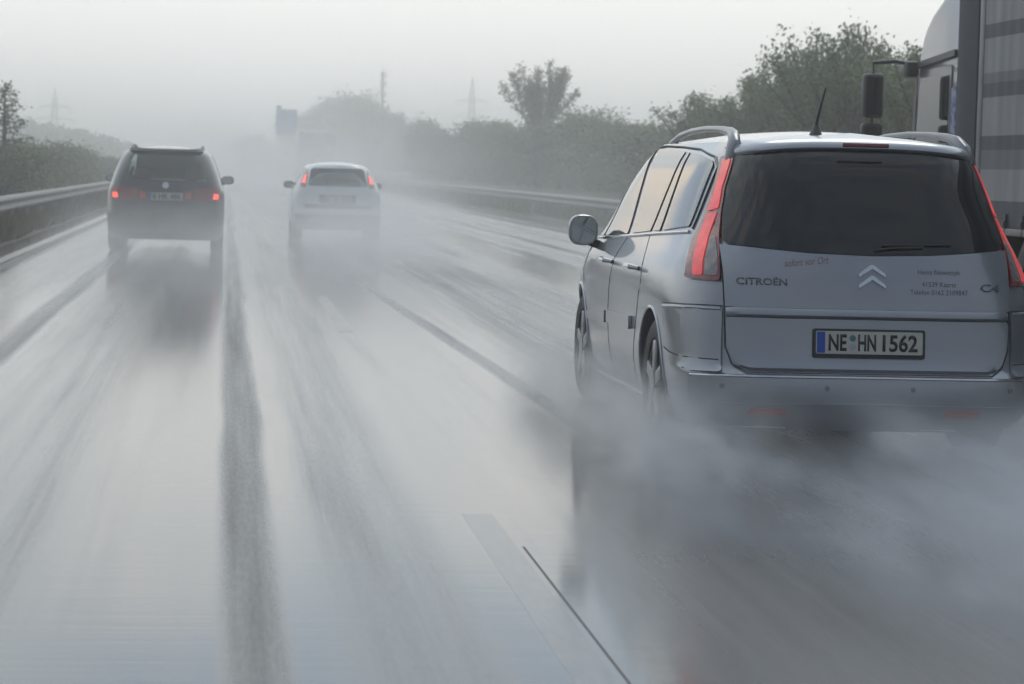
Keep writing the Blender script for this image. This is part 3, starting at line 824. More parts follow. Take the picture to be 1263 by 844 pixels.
# ------------------------------------------------------------------ mast, pylons, sign
def mast():
    t = thing('radio_mast', 'thin dark mast rising behind the distant wood', 'mast', (29.0, 500, -.1))
    tube('pole', [(0, 0, 0), (0, 0, 12), (0, 0, 19.8)], [.42, .34, .22], M['steel'], t, 12)
    b = bmesh.new()
    for z in (15.5, 17.4, 19.0):
        for k in range(3):
            a = 2 * math.pi * k / 3
            bm_box(b, math.cos(a) * .55 - .12, math.cos(a) * .55 + .12, math.sin(a) * .55 - .1, math.sin(a) * .55 + .1, z - .6, z + .6, .03)
        bm_lathe(b, [(.5, z - .05), (.5, z + .05), (.2, z + .05), (.2, z - .05)], 12, 'Z')
    finish('antenna', b, M['steel'], t)
    tube('spike', [(0, 0, 19.8), (0, 0, 21.0)], .06, M['steel'], t, 6)
mast()
def pylon(x, y, H, label, sc=1.0):
    t = thing('electricity_pylon', label, 'pylon', (x, y, -.1), group='electricity pylons')
    b = bmesh.new(); r = .10
    def hw(z): return lerp([(0, 1.9), (H * .55, .75), (H * .8, .5), (H, .08)], z) * sc
    lv = [H * q for q in (0, .13, .26, .37, .47, .56, .64, .72, .80, .88, 1.0)]
    for z0, z1 in zip(lv, lv[1:]):
        a, c = hw(z0), hw(z1)
        q = [(-1, -1), (1, -1), (1, 1), (-1, 1)]
        for i in range(4):
            s, n = q[i], q[(i + 1) % 4]
            bm_tube(b, [(s[0] * a, s[1] * a, z0), (s[0] * c, s[1] * c, z1)], r, 5)
            bm_tube(b, [(s[0] * a, s[1] * a, z0), (n[0] * c, n[1] * c, z1)], r * .6, 4)
            bm_tube(b, [(n[0] * a, n[1] * a, z0), (s[0] * c, s[1] * c, z1)], r * .6, 4)
            bm_tube(b, [(s[0] * c, s[1] * c, z1), (n[0] * c, n[1] * c, z1)], r * .6, 4)
    finish('lattice_tower', b, M['steel'], t, smooth=False, merge=0)
    for zf, L in ((.60, 4.4), (.76, 3.4)):
        b = bmesh.new(); z = H * zf
        for sg in (-1, 1):
            for yy in (-.4, .4):
                bm_tube(b, [(0, yy, z), (sg * L * sc, 0, z + .1)], r * .8, 5); bm_tube(b, [(0, yy, z + .9), (sg * L * sc, 0, z + .1)], r * .7, 5)
            for k in range(1, 4):
                xx = sg * L * sc * k / 4
                bm_tube(b, [(xx, 0, z + .02), (xx + sg * .3, 0, z + .9 * (1 - k / 4))], r * .5, 4)
        finish('crossarm', b, M['steel'], t, smooth=False, merge=0)
        for sg in (-1, 1):
            tube('insulator', [(sg * L * sc, 0, z + .1), (sg * L * sc, 0, z - 1.2)], .10, M['steel'], t, 6)
pylon(-38.6, 600, 17.4, 'grey lattice pylon standing on the wooded hill at the left')
pylon(55.2, 600, 22.6, 'very faint lattice pylon behind the trees left of the fan shaped tree')

def road_sign():
    t = thing('overhead_sign', 'blue motorway sign on a tall cantilever gantry over the distant road', 'road sign', (13.5, 400, -.1))
    b = bmesh.new()
    bm_box(b, -.22, .22, -.22, .22, 0, 9.2, .04)
    bm_box(b, -6.6, .22, -.18, .18, 8.55, 8.9, .03); bm_box(b, -6.6, .22, -.18, .18, 7.3, 7.6, .03)
    for k in range(6):
        bm_tube(b, [(-.3 - k * 1.05, 0, 7.5), (-.8 - k * 1.05, 0, 8.6)], .07, 5)
        bm_tube(b, [(-.8 - k * 1.05, 0, 8.6), (-1.3 - k * 1.05, 0, 7.5)], .07, 5)
    finish('gantry', b, M['steel'], t, merge=0)
    b = bmesh.new(); bm_box(b, -6.3, -3.1, -.32, -.22, 6.0, 10.0, .03)
    p = finish('sign_panel', b, M['signblue'], t)
    b = bmesh.new(); bm_box(b, -6.3, -5.5, -.30, -.24, 10.003, 10.55, .02)
    finish('exit_tab', b, M['signblue'], t)
    b = bmesh.new()
    for x0, x1, z0, z1 in ((-6.2, -3.2, 9.88, 9.93), (-6.2, -3.2, 6.07, 6.12), (-6.22, -6.17, 6.07, 9.93), (-3.23, -3.18, 6.07, 9.93)):
        bm_box(b, x0, x1, -.335, -.325, z0, z1)
    finish('border', b, M['signwhite'], p, smooth=False, merge=0)
road_sign()

# ------------------------------------------------------------------ distant lorry in the spray
def distant_lorry():
    t = thing('distant_lorry', 'faint box lorry seen from behind in the spray ahead of the white hatchback', 'lorry', (6.05, 180, 0))
    g = mat('lorry_rear', (.80, .79, .77), .5, noise=.15, nscale=1)
    b = bmesh.new(); bm_box(b, -1.25, 1.25, 0, 9.5, 1.05, 3.75, .06); finish('cargo_box', b, g, t)
    b = bmesh.new(); bm_box(b, -1.2, -.012, -.03, -.004, 1.15, 3.6, .01); finish('rear_door', b, g, t)
    b = bmesh.new(); bm_box(b, .012, 1.2, -.03, -.004, 1.15, 3.6, .01); finish('rear_door', b, g, t)
    b = bmesh.new(); bm_box(b, -.5, .5, .2, 9.4, .75, 1.045, .02); bm_box(b, -1.15, 1.15, .1, .25, .45, .62, .02); finish('chassis', b, M['plastic'], t)
    b = bmesh.new(); bm_box(b, -1.2, 1.2, 9.9, 12.0, .6, 3.1, .12); finish('cab', b, M['darkpaint'], t)
    for x in (-1.0, 1.0):
        for y in (1.6, 2.9, 10.9):
            make_wheel(t, x, y, .5, 1 if x > 0 else -1, .3, .3, spokes=8)
    for x in (-.95, .95):
        b = bmesh.new(); bm_box(b, x - .18, x + .18, .04, .095, .64, .74, .01); finish('tail_lamp', b, M['lampdim'], t)
distant_lorry()

# ------------------------------------------------------------------ hatchback and dark people carrier ahead
def plate(parent, fmap, cu, cv, w, h, txt, off, size=None, eu=True, seals=None):
    b_ = panel('licence_plate', roundc([(cu - w / 2, cv - h / 2), (cu + w / 2, cv - h / 2), (cu + w / 2, cv + h / 2), (cu - w / 2, cv + h / 2)], .008, 2), fmap, M['platewhite'], parent, off, .006, .2)
    if eu:
        panel('country_strip', [(cu - w / 2 + .004, cv - h / 2 + .004), (cu - w / 2 + .044, cv - h / 2 + .004), (cu - w / 2 + .044, cv + h / 2 - .004), (cu - w / 2 + .004, cv + h / 2 - .004)], fmap, M['plateblue'], b_, off + .0065, .001, .2)
    if isinstance(txt, str): txt = [(txt, .02, w * .82)]
    for s, du, ft in txt:
        lettering('lettering', s, size or h * .98, cu + du, cv - h * .34, fmap, M['ink'], b_, off + .0065, .001, fit=ft, bold=.0028)
    for du, dv, mm in (seals or ()):
        pts = [(cu + du + .0155 * math.cos(a * math.pi / 8), cv + dv + .0155 * math.sin(a * math.pi / 8)) for a in range(16)]
        panel('seal', pts, fmap, M[mm], b_, off + .0065, .0015, .2)
    return b_

def seats(parent, ys, zb, ht, xs=(-.38, .38)):
    for y in ys:
        for x in xs:
            b = bmesh.new()
            bm_box(b, x - .24, x + .24, y, y + .14, zb, zb + ht, .05, 3)
            bm_box(b, x - .23, x + .23, y + .1, y + .6, zb - .12, zb + .02, .05, 3)
            s = finish('seat', b, M['seat'], parent)
            b = bmesh.new(); bm_box(b, x - .13, x + .13, y + .01, y + .11, zb + ht + .04, zb + ht + .22, .04, 3)
            bm_box(b, x - .06, x - .045, y + .05, y + .065, zb + ht - .02, zb + ht + .06); bm_box(b, x + .045, x + .06, y + .05, y + .065, zb + ht - .02, zb + ht + .06)
            finish('headrest', b, M['seat'], s)

def far_car(name, label, cat, loc, P):
    t = thing(name, label, cat, loc)
    S = P['shell']; paint = M[P['paint']]
    z0, z1, xw = P['rw']; fz0, fz1, fx = P['fw']; sy0, sy1 = P['sw']
    def holes(c):
        if z0 < c.z < z1 and c.y < S.ry(0, c.z) + .35 and abs(c.x) < xw * (1 - .12 * (c.z - z0) / (z1 - z0)): return True
        if fz0 < c.z < fz1 and c.y > S.fy(0, c.z) - .7 and abs(c.x) < fx and c.y > 2.0: return True
        if z0 + .02 < c.z < z1 and sy0 < c.y < sy1 and abs(c.x) > .45: return True
        return False
    S.build('body', paint, t, holes, P['arch'])
    panel('rear_window', roundc([(-xw, z0 - .01), (xw, z0 - .01), (xw * .88, z1 + .01), (-xw * .88, z1 + .01)], .06), S.rear, M['glass_far'], t, .001, .004)
    panel('windscreen', roundc([(-fx, fz0), (fx, fz0), (fx * .9, fz1), (-fx * .9, fz1)], .06), S.front, M['glass_far'], t, .001, .004)
    for sg in (-1, 1):
        panel('side_window', roundc([(sy0 - .03, z0), (sy1 + .1, z0), (sy1 - .35, z1 + .01), (sy0 + .08, z1 + .01)], .05), S.side(sg), M['glass_far'], t, .001, .004)
        x = sg * (S.sx(.9, .3) - .10)
        make_wheel(t, sg * P['wx'], P['arch'][0][0], .31, sg)
        make_wheel(t, sg * P['wx'], P['arch'][1][0], .31, sg)
        my = P['mirror'][0]
        make_mirror(t, sg * (S.sx(my, P['mirror'][1]) + .17), my, P['mirror'][1], sg, paint if P['paint'] != 'whitepaint' else M['plastic'], .21, .14, .06)
    for poly, core, glow in P['lamps']:
        for sg in (-1, 1):
            l = panel('tail_lamp', roundc([(sg * u, v) for u, v in poly], .015), S.rear, M['lampred'], t, .004, .012)
            if core:
                panel('lamp_light', roundc([(sg * u, v) for u, v in core], .01), S.rear, M[glow], l, .018, .004)
    for args in P['extra']:
        n, poly, mm, off, th = args
        panel(n, roundc(poly, .02), S.rear, M[mm], t, off, th)
    return t, S

def rng(a, b, n): return [a + (b - a) * i / n for i in range(n + 1)]
# dark people carrier
SA = Shell([(.2, .84), (.35, .89), (.6, .905), (.9, .90), (1.02, .87), (1.3, .78), (1.52, .68), (1.58, .60)],
           [(.2, .10), (.3, .0), (.6, .0), (.72, .03), (1.0, .06), (1.3, .14), (1.58, .30)],
           [(.2, 4.4), (.7, 4.5), (.85, 4.35), (1.0, 3.8), (1.1, 3.5), (1.58, 2.7)],
           [(.5, .8), (.9, .9), (1.3, 1.1)], 5, [(.6, 1.2), (1.0, 1.2), (1.5, .8)], 3.2, .07, 1.58,
           [.2, .25, .3, .38, .46, .54, .6, .66, .72, .78, .85, .92, 1.0, 1.06, 1.1, 1.17, 1.24, 1.31, 1.38, 1.45, 1.5, 1.54, 1.58])
tA, _ = far_car('dark_people_carrier', 'dark people carrier with lit brake lamps driving in the left lane', 'car', (-.93, 40.8, 0), dict(
    shell=SA, paint='darkpaint', rw=(1.1, 1.5, .60), fw=(1.1, 1.54, .58), sw=(.75, 3.0), arch=[(.95, .32, .37, .62), (3.6, .32, .37, .62)], wx=.79, mirror=(3.05, 1.12),
    lamps=[([(.42, .80), (.82, .80), (.84, .92), (.80, 1.02), (.44, .98)], [(.715, .835), (.79, .835), (.795, .91), (.73, .915)], 'lampbright'),
           ([(.28, .83), (.40, .81), (.41, .97), (.29, .93)], [(.30, .84), (.39, .83), (.39, .93), (.31, .91)], 'lampdim')],
    extra=[('tailgate', [(-.66, .60), (.66, .60), (.68, .78), (-.68, .78)], 'darkpaint', .004, .008),
           ('bumper_trim', [(-.72, .40), (.72, .40), (.72, .46), (-.72, .46)], 'plastic', .004, .012),
           ('roof_spoiler', [(-.55, 1.525), (.55, 1.525), (.52, 1.565), (-.52, 1.565)], 'darkpaint', .01, .05)]))
plate(tA, SA.rear, 0, .865, .52, .115, 'B HK 486', .006)
pts = [(.05 * math.cos(a * math.pi / 10), 1.035 + .05 * math.sin(a * math.pi / 10)) for a in range(20)]
panel('emblem', pts, SA.rear, M['chrome'], tA, .002, .01)
seats(tA, (.95, 1.8, 2.7), .55, .52)
for sg in (-1, 1):
    ps = [(sg * .54, y, z) for y, z in ((.5, 1.56), (.7, 1.62), (1.3, 1.65), (2.1, 1.65), (2.5, 1.63), (2.7, 1.57))]
    tube('roof_rail', ps, .018, M['plastic'], tA)

# white hatchback
SB = Shell([(.2, .78), (.35, .82), (.6, .84), (.85, .83), (.97, .80), (1.2, .70), (1.36, .60), (1.42, .52)],
           [(.2, .10), (.3, .0), (.52, .0), (.6, .05), (.95, .08), (1.2, .22), (1.42, .42)],
           [(.2, 3.8), (.6, 3.85), (.8, 3.7), (.95, 3.0), (1.42, 2.2)],
           [(.5, .8), (.9, .9), (1.3, 1.1)], 4.5, [(.6, 1.0), (1.0, 1.0), (1.4, .7)], 3.2, .06, 1.42,
           [.2, .25, .3, .38, .46, .52, .6, .66, .72, .78, .85, .92, .98, 1.03, 1.08, 1.14, 1.2, 1.26, 1.31, 1.345, 1.38, 1.42])
tB, _ = far_car('white_hatchback', 'small white hatchback with lit upright tail lamps trailing spray in the middle lane', 'car', (2.08, 49.6, 0), dict(
    shell=SB, paint='whitepaint', rw=(1.03, 1.345, .56), fw=(1.0, 1.38, .5), sw=(.7, 2.4), arch=[(.75, .31, .36, .55), (3.2, .31, .36, .55)], wx=.73, mirror=(2.55, 1.02),
    lamps=[([(.60, .99), (.70, 1.0), (.60, 1.33), (.55, 1.33), (.57, 1.15)], [(.60, 1.06), (.66, 1.07), (.60, 1.22), (.575, 1.22)], 'lampbright')],
    extra=[('tailgate_recess', [(-.33, .70), (.33, .70), (.35, .86), (-.35, .86)], 'greyplastic_shade', .002, .006),  # grey panels paint in the shade on the lower white rear
           ('rear_bumper', [(-.76, .28), (.76, .28), (.78, .50), (-.78, .50)], 'greyplastic_shade', .004, .02),
           ('tailgate', [(-.62, .60), (.62, .60), (.63, .685), (-.63, .685)], 'greyplastic_shade', .004, .006)]))
plate(tB, SB.rear, 0, .78, .52, .115, 'K TM 2075', .010)
seats(tB, (.9, 1.75), .5, .42, (-.34, .34))

# ------------------------------------------------------------------ silver minivan
SC = Shell([(.18, .84), (.3, .885), (.5, .912), (.75, .915), (.9, .895), (1.0, .855), (1.1, .81), (1.3, .735), (1.47, .665), (1.56, .60)],
           [(.18, .12), (.26, .03), (.36, 0), (.44, .01), (.48, .055), (.75, .085), (1.0, .13), (1.25, .22), (1.5, .33), (1.56, .42)],
           [(.2, 4.45), (.3, 4.57), (.65, 4.59), (.8, 4.52), (.93, 4.28), (1.02, 4.02), (1.3, 3.55), (1.56, 3.0)],
           [(.5, 1.0), (.9, 1.2), (1.2, 1.5)], 5, [(.6, 1.4), (1.0, 1.1), (1.56, .55)], 3.6, .078, 1.56,
           [.18, .22, .26, .30, .36, .40, .425, .44, .46, .48, .52, .58, .64, .70, .75, .80, .85, .90, .95, 1.0, 1.05, 1.1, 1.16, 1.22, 1.28, 1.34, 1.40, 1.45, 1.5, 1.53, 1.56])
def mirror_poly(half):
    """half outline (x>=0) from bottom centre to top centre -> closed symmetric outline"""
    return half + [(-x, z) for x, z in half[::-1] if x > 1e-6]

def minivan():
    t = thing('silver_minivan', 'wet silver minivan close ahead with tall red tail lamps, roof rails and black rear window', 'car', (3.09, 12.32, 0))
    body = SC.build('body', M['silver'], t, None, [(1.02, .325, .385, .62), (3.76, .325, .385, .62)])
    rear = SC.rear
    # floor pan, so that light does not show through, and arch liners
    b = bmesh.new(); bm_box(b, -.6, .6, .3, 4.2, .17, .24, .02); bm_box(b, -.30, .32, .12, .40, .20, .33, .06); finish('floor_pan', b, M['plastic'], t)
    # bumper
    panel('rear_bumper', roundc(mirror_poly([(0, .20), (.70, .20), (.80, .24), (.835, .30), (.845, .425), (0, .432)]), .03), rear, M['silver_panel'], t, .002, .012)
    for sg in (-1, 1):
        q = panel('bumper_corner', roundc([(sg * .712, .445), (sg * .86, .445), (sg * .872, .50), (sg * .862, .75), (sg * .706, .758)], .02), rear, M['silver_panel'], t, .002, .014, .04)
        F0 = SC.side(sg)
        tube('bumper_seam', surf_line(rear, [(sg * .706, .764), (sg * .78, .764), (sg * .84, .762)], .004) + surf_line(F0, [(.34, .760), (.50, .757), (.66, .75)], .002), .0032, M['seam'], t, 6)
        tube('bumper_ledge', surf_line(rear, [(sg * .712, .748), (sg * .84, .748)], .012) + surf_line(F0, [(.34, .746), (.50, .742), (.64, .735)], .006), .010, M['silver_panel'], t, 8)
        tube('bumper_seam', surf_line(rear, [(sg * .72, .505), (sg * .85, .508)], .017) + surf_line(F0, [(.36, .508), (.50, .515), (.61, .53)], .002), .0032, M['seam'], t, 6)
        tube('bumper_seam', surf_line(rear, [(sg * .70, .440), (sg * .80, .447), (sg * .865, .452)], .012), .0032, M['seam'], t, 6)
    tube('bumper_ledge', surf_line(rear, [(-.84, .428), (-.7, .434), (0, .436), (.7, .434), (.84, .428)], .008), .009, M['chrome'], t, 8)
    lp = panel('bumper_insert', roundc(mirror_poly([(0, .19), (.60, .19), (.72, .22), (.74, .31), (0, .32)]), .03), rear, M['silver'], t, .010, .010)
    tube('trim_line', surf_line(rear, [(-.64, .205), (-.40, .203)], .022), .004, M['chrome'], t, 6)
    tube('trim_line', surf_line(rear, [(.26, .203), (.44, .203)], .022), .004, M['chrome'], t, 6)
    for x in (-.50, .45):
        panel('reflector', roundc([(x - .09, .262), (x + .09, .262), (x + .085, .292), (x - .085, .292)], .012), rear, M['reflector'], t, .018, .006, .05)
    for x in (-.71, -.22, .20, .69):
        pts = [(x + .012 * math.cos(a * math.pi / 8), .385 + .012 * math.sin(a * math.pi / 8)) for a in range(16)]
        panel('parking_sensor', pts, rear, M['greyplastic_shade'], t, .0135, .003, .2)
    # tailgate metal: lower panel, band, upper panel
    up = .762
    tg = panel('tailgate', roundc(mirror_poly([(0, .462), (.60, .462), (.655, .50), (.683, .58), (.690, .712), (0, .712)]), .025), rear, M['silver_panel'], t, .002, .016)
    panel('tailgate_panel', mirror_poly([(0, up), (.692, up), (.700, 1.05), (.55, 1.04), (.3, 1.022), (0, 1.014)]), rear, M['silver_panel'], tg, .002, .016)
    # raised band between them, with rounded section
    bm = bmesh.new()
    sec = [(.006, .712), (.026, .716), (.038, .726), (.040, .742), (.032, .757), (.018, .763), (.006, .763)]
    xs = [-.690 + 1.38 * i / 40 for i in range(41)]
    rows = []
    for x in xs:
        k = min(1, (.690 - abs(x)) / .06 + .3)
        row = []
        for o_, z in sec:
            p, n = rear(x, z); row.append(bm.verts.new(p + n * (.004 + (o_ - .004) * k)))
        rows.append(row)
    for a, c in zip(rows, rows[1:]):
        for i in range(len(sec) - 1): bm.faces.new((a[i], a[i + 1], c[i + 1], c[i]))
    bm.faces.new(rows[0]); bm.faces.new(rows[-1][::-1])
    finish('tailgate_band', bm, M['silver'], tg)
    tube('band_seam', surf_line(rear, [(-.69, .766), (.69, .766)], .014), .0032, M['seam'], tg, 6)
    # dark shut line right round the tailgate
    shut = [(-.60, .452), (-.665, .49), (-.695, .57), (-.700, .76), (-.709, 1.06), (-.69, 1.2), (-.645, 1.40), (-.60, 1.47)]
    tube('shut_line', surf_line(rear, shut, .004), .0032, M['seam'], t, 6)
    tube('shut_line', surf_line(rear, [(-x, z) for x, z in shut], .004), .0032, M['seam'], t, 6)
    tube('shut_line', surf_line(rear, [(-.60, .452), (.60, .452)], .004), .0032, M['seam'], t, 6)
    # rear window, wiper
    win = mirror_poly([(0, 1.020), (.3, 1.028), (.55, 1.046), (.690, 1.058), (.672, 1.19), (.632, 1.36), (.592, 1.485), (.45, 1.508), (.2, 1.525), (0, 1.53)])
    wn_ = panel('rear_window', roundc(win, .03), rear, M['blackglass'], t, .004, .010, .05)
    tube('wiper_arm', surf_line(rear, [(.02, 1.040), (.10, 1.052), (.26, 1.060)], .026), [.007] * 6, M['ink'], t, 6)
    tube('wiper_blade', surf_line(rear, [(.06, 1.066), (.40, 1.074)], .024), .006, M['ink'], t, 6)
    # spoiler lip over the glass
    bm = bmesh.new()
    xs = [-.60 + 1.2 * i / 36 for i in range(37)]; rows = []
    for x in xs:
        a = abs(x) / .60; z0 = 1.550 - .040 * a ** 3
        p, n = rear(x * .97, z0); y = p.y
        pr = [(y + .012, z0 - .028), (y - .060, z0 - .022), (y - .072, z0 - .010), (y - .066, z0 + .006), (y - .01, z0 + .032), (y + .10, z0 + .058 - .03 * a), (y + .22, z0 + .068 - .05 * a), (y + .2, z0 - .02)]
        rows.append([bm.verts.new((x, yy, zz)) for yy, zz in pr])
    for a_, c in zip(rows, rows[1:]):
        for i in range(8): bm.faces.new((a_[i], a_[(i + 1) % 8], c[(i + 1) % 8], c[i]))
    bm.faces.new(rows[0]); bm.faces.new(rows[-1][::-1])
    sp = finish('roof_spoiler', bm, M['silver'], t, angle=50)
    bm = bmesh.new(); bm_box(bm, -.122, .108, .330 - .074, .330 - .052, 1.542, 1.565, .008, 3)
    for v in bm.verts: v.co.y += -.006 + .02 * (v.co.x / .12) ** 2 * 0
    finish('brake_light', bm, mat('brake_light', (.16, .03, .035), .2, 0, .6), sp)
    # lamps
    for sg in (-1, 1):
        f = rear
        lamp = [(.590, 1.475), (.640, 1.33), (.672, 1.20), (.695, 1.09), (.706, .98), (.712, .882), (.845, .884), (.828, .96), (.79, 1.06), (.735, 1.17), (.690, 1.29), (.640, 1.44), (.625, 1.478)]
        l = panel('tail_lamp', [(sg * u, v) for u, v in roundc(lamp, .012)], f, M['lampred'], t, .004, .016, .035)
        panel('light_strip', [(sg * u, v) for u, v in roundc([(.600, 1.463), (.650, 1.325), (.676, 1.222), (.714, 1.205), (.668, 1.33), (.622, 1.463)], .008)], f, M['lampglow'], l, .019, .005, .03)
        panel('light_strip', [(sg * u, v) for u, v in roundc([(.682, 1.205), (.716, 1.19), (.772, 1.06), (.806, .96), (.815, .90), (.780, .90), (.769, .97), (.733, 1.08)], .008)], f, M['lampglow'], l, .019, .005, .03)
        panel('lamp_lens', [(sg * u, v) for u, v in roundc([(.708, 1.09), (.726, 1.08), (.760, .97), (.772, .903), (.718, .903), (.712, .98)], .008)], f, M['lampclear'], l, .019, .004, .03)
    # plate and its moulding
    panel('plate_frame', roundc([(-.285, .528), (.265, .528), (.265, .668), (-.285, .668)], .012, 3), rear, M['ink'], t, .0185, .010, .2)
    plate(t, rear, -.01, .602, .522, .110, [('NE', -.156, .088), ('HN', -.012, .088), ('1562', .150, .172)], .0287, .110, seals=((-.083, .022, 'sealgreen'), (-.083, -.020, 'seal')))
    # emblem: double chevron
    for k in range(2):
        z = .862 + .052 * k; hw = .066
        poly = [(.005 - hw, z), (.005 - hw, z + .016), (.005 - .008, z + .058), (.005 + .008, z + .058), (.005 + hw, z + .016), (.005 + hw, z), (.005, z + .040)]
        panel('emblem', poly, rear, M['chrome'], t, .016, .012, .05)
    lettering('lettering', 'CITROËN', .046, -.525, .868, rear, M['inkgrey'], t, .018, .004, sx=1.22, bold=.0006)
    lettering('lettering', 'C4', .052, .59, .856, rear, M['inkgrey'], t, .018, .004, sx=1.6, bold=.0006)
    lettering('lettering', 'sofort vor Ort', .050, -.315, .966, rear, M['inkred'], t, .018, .0006, rot=.10, shear=.35, sx=.72)
    lettering('lettering', 'Heinz Nowatzyk', .034, .335, .934, rear, M['inksoft'], t, .018, .0006, sx=.92)
    lettering('lettering', '41539 Kaarst', .034, .335, .876, rear, M['inksoft'], t, .018, .0006, sx=.92)
    lettering('lettering', 'Telefon 0162 2109847', .034, .335, .838, rear, M['inksoft'], t, .018, .0006, sx=.92)
    # sides
    for sg in (-1, 1):
        F = SC.side(sg)
        panel('side_window', roundc([(3.46, 1.012), (3.36, 1.25), (3.17, 1.43), (3.10, 1.43), (3.23, 1.018)], .015), F, M['sideglass'], t, .003, .004)
        panel('side_window', roundc([(3.17, 1.020), (3.03, 1.45), (2.86, 1.51), (2.76, 1.525), (2.39, 1.05)], .015), F, M['sideglass'], t, .003, .004)
        panel('side_window', roundc([(2.25, 1.056), (2.62, 1.53), (2.2, 1.528), (1.68, 1.51), (1.68, 1.082)], .015), F, M['sideglass'], t, .003, .004)
        panel('side_window', roundc([(1.62, 1.085), (1.62, 1.508), (1.53, 1.505), (1.40, 1.09)], .01), F, M['sideglass'], t, .003, .004)
        panel('side_window', roundc([(1.33, 1.094), (1.47, 1.503), (1.1, 1.488), (.82, 1.462), (.76, 1.44), (.70, 1.13)], .02), F, M['sideglass'], t, .003, .004)
        tube('window_trim', surf_line(F, [(3.48, .998), (2.4, 1.036), (1.6, 1.068), (.66, 1.104)], .005), .008, M['chrome'], t, 6)
        tube('window_trim', surf_line(F, [(3.50, 1.02), (3.38, 1.27), (3.19, 1.45), (2.86, 1.535), (2.5, 1.547), (1.9, 1.538), (1.3, 1.522), (.82, 1.482), (.68, 1.43), (.63, 1.12)], .003), .006, M['plastic'], t, 6)
        tube('door_seam', surf_line(F, [(2.36, 1.03), (2.50, .90), (2.55, .62), (2.52, .34), (2.46, .21)], -.001), .0032, M['seam'], t, 6)
        tube('door_seam', surf_line(F, [(1.66, 1.06), (1.52, .95), (1.42, .82), (1.52, .60), (1.62, .40), (1.66, .22)], -.001), .0032, M['seam'], t, 6)
        tube('door_seam', surf_line(F, [(3.55, .98), (3.66, .80), (3.60, .72)], -.001), .0032, M['seam'], t, 6)
        tube('sill_strip', surf_line(F, [(3.32, .205), (1.50, .215)], .004), .010, M['silver_panel'], t, 6)
        panel('door_moulding', roundc([(1.66, .555), (2.50, .545), (2.50, .615), (1.66, .628)], .015), F, M['silver_panel'], t, .002, .017)
        panel('door_moulding', roundc([(2.545, .538), (3.28, .520), (3.28, .575), (2.545, .612)], .015), F, M['silver_panel'], t, .002, .022)
        for y in (2.62, 1.66):
            p, n = F(y, .885)
            h = tube('door_handle', [p + Vector((0, -.09, .0)) + n * .004, p + Vector((0, -.07, 0)) + n * .045, p + Vector((0, .07, 0)) + n * .045, p + Vector((0, .09, 0)) + n * .004], [.012, .016, .016, .012], M['chrome'], t, 8)
        # roof rail: broad foot at the rear, thin arch forward
        pts = [(.606, .60, 1.45), (.600, .59, 1.505), (.590, .61, 1.558), (.575, .69, 1.604), (.56, .86, 1.632), (.552, 1.15, 1.648), (.55, 1.6, 1.656), (.55, 2.05, 1.648), (.552, 2.4, 1.626), (.556, 2.65, 1.585)]
        pts = [(sg * x, y, z - .02) for x, y, z in pts]
        rr = tube('roof_rail', pts, [.046, .050, .046, .036, .024, .018, .017, .018, .020, .024], M['railgrey'], t, 12, .75, Vector((sg, 0, .4)))
        my = 3.32
        make_wheel(t, sg * .795, 1.02, .325, sg, .215, .225)
        make_wheel(t, sg * .795, 3.76, .325, sg, .215, .225)
        make_mirror(t, sg * (SC.sx(my, 1.02) + .125), my, 1.045, sg, M['silver'], .178, .185, .05)
        tube('arch_lip', [(sg * (SC.sx(1.02 + .385 * math.cos(a), max(.2, .325 + .385 * math.sin(a))) + .000), 1.02 + .385 * math.cos(a), .325 + .385 * math.sin(a)) for a in [R(-18 + 216 * k / 24) for k in range(25)]], .009, M['silver'], t, 6)
        tube('arch_lip', [(sg * (SC.sx(3.76 + .385 * math.cos(a), max(.2, .325 + .385 * math.sin(a))) + .000), 3.76 + .385 * math.cos(a), .325 + .385 * math.sin(a)) for a in [R(-18 + 216 * k / 24) for k in range(25)]], .009, M['silver'], t, 6)
    # windscreen and aerial
    panel('windscreen', roundc([(-.66, 1.04), (.66, 1.04), (.50, 1.52), (-.50, 1.52)], .06), SC.front, M['sideglass'], t, .002, .004)
    bz = SC.roof_z(-.13, .78)
    bm = bmesh.new(); bmesh.ops.create_cone(bm, cap_ends=True, segments=20, radius1=.034, radius2=.010, depth=.055, matrix=Matrix.Translation((-.14, .78, bz + .022)))
    for v in bm.verts: v.co.y = .78 + (v.co.y - .78) * 1.6
    ae = finish('aerial_base', bm, M['plastic'], t)
    tube('aerial', [(-.14, .78, bz + .04), (-.128, .75, bz + .13), (-.113, .70, bz + .235)], [.009, .006, .004], M['plastic'], ae, 8)
minivan()

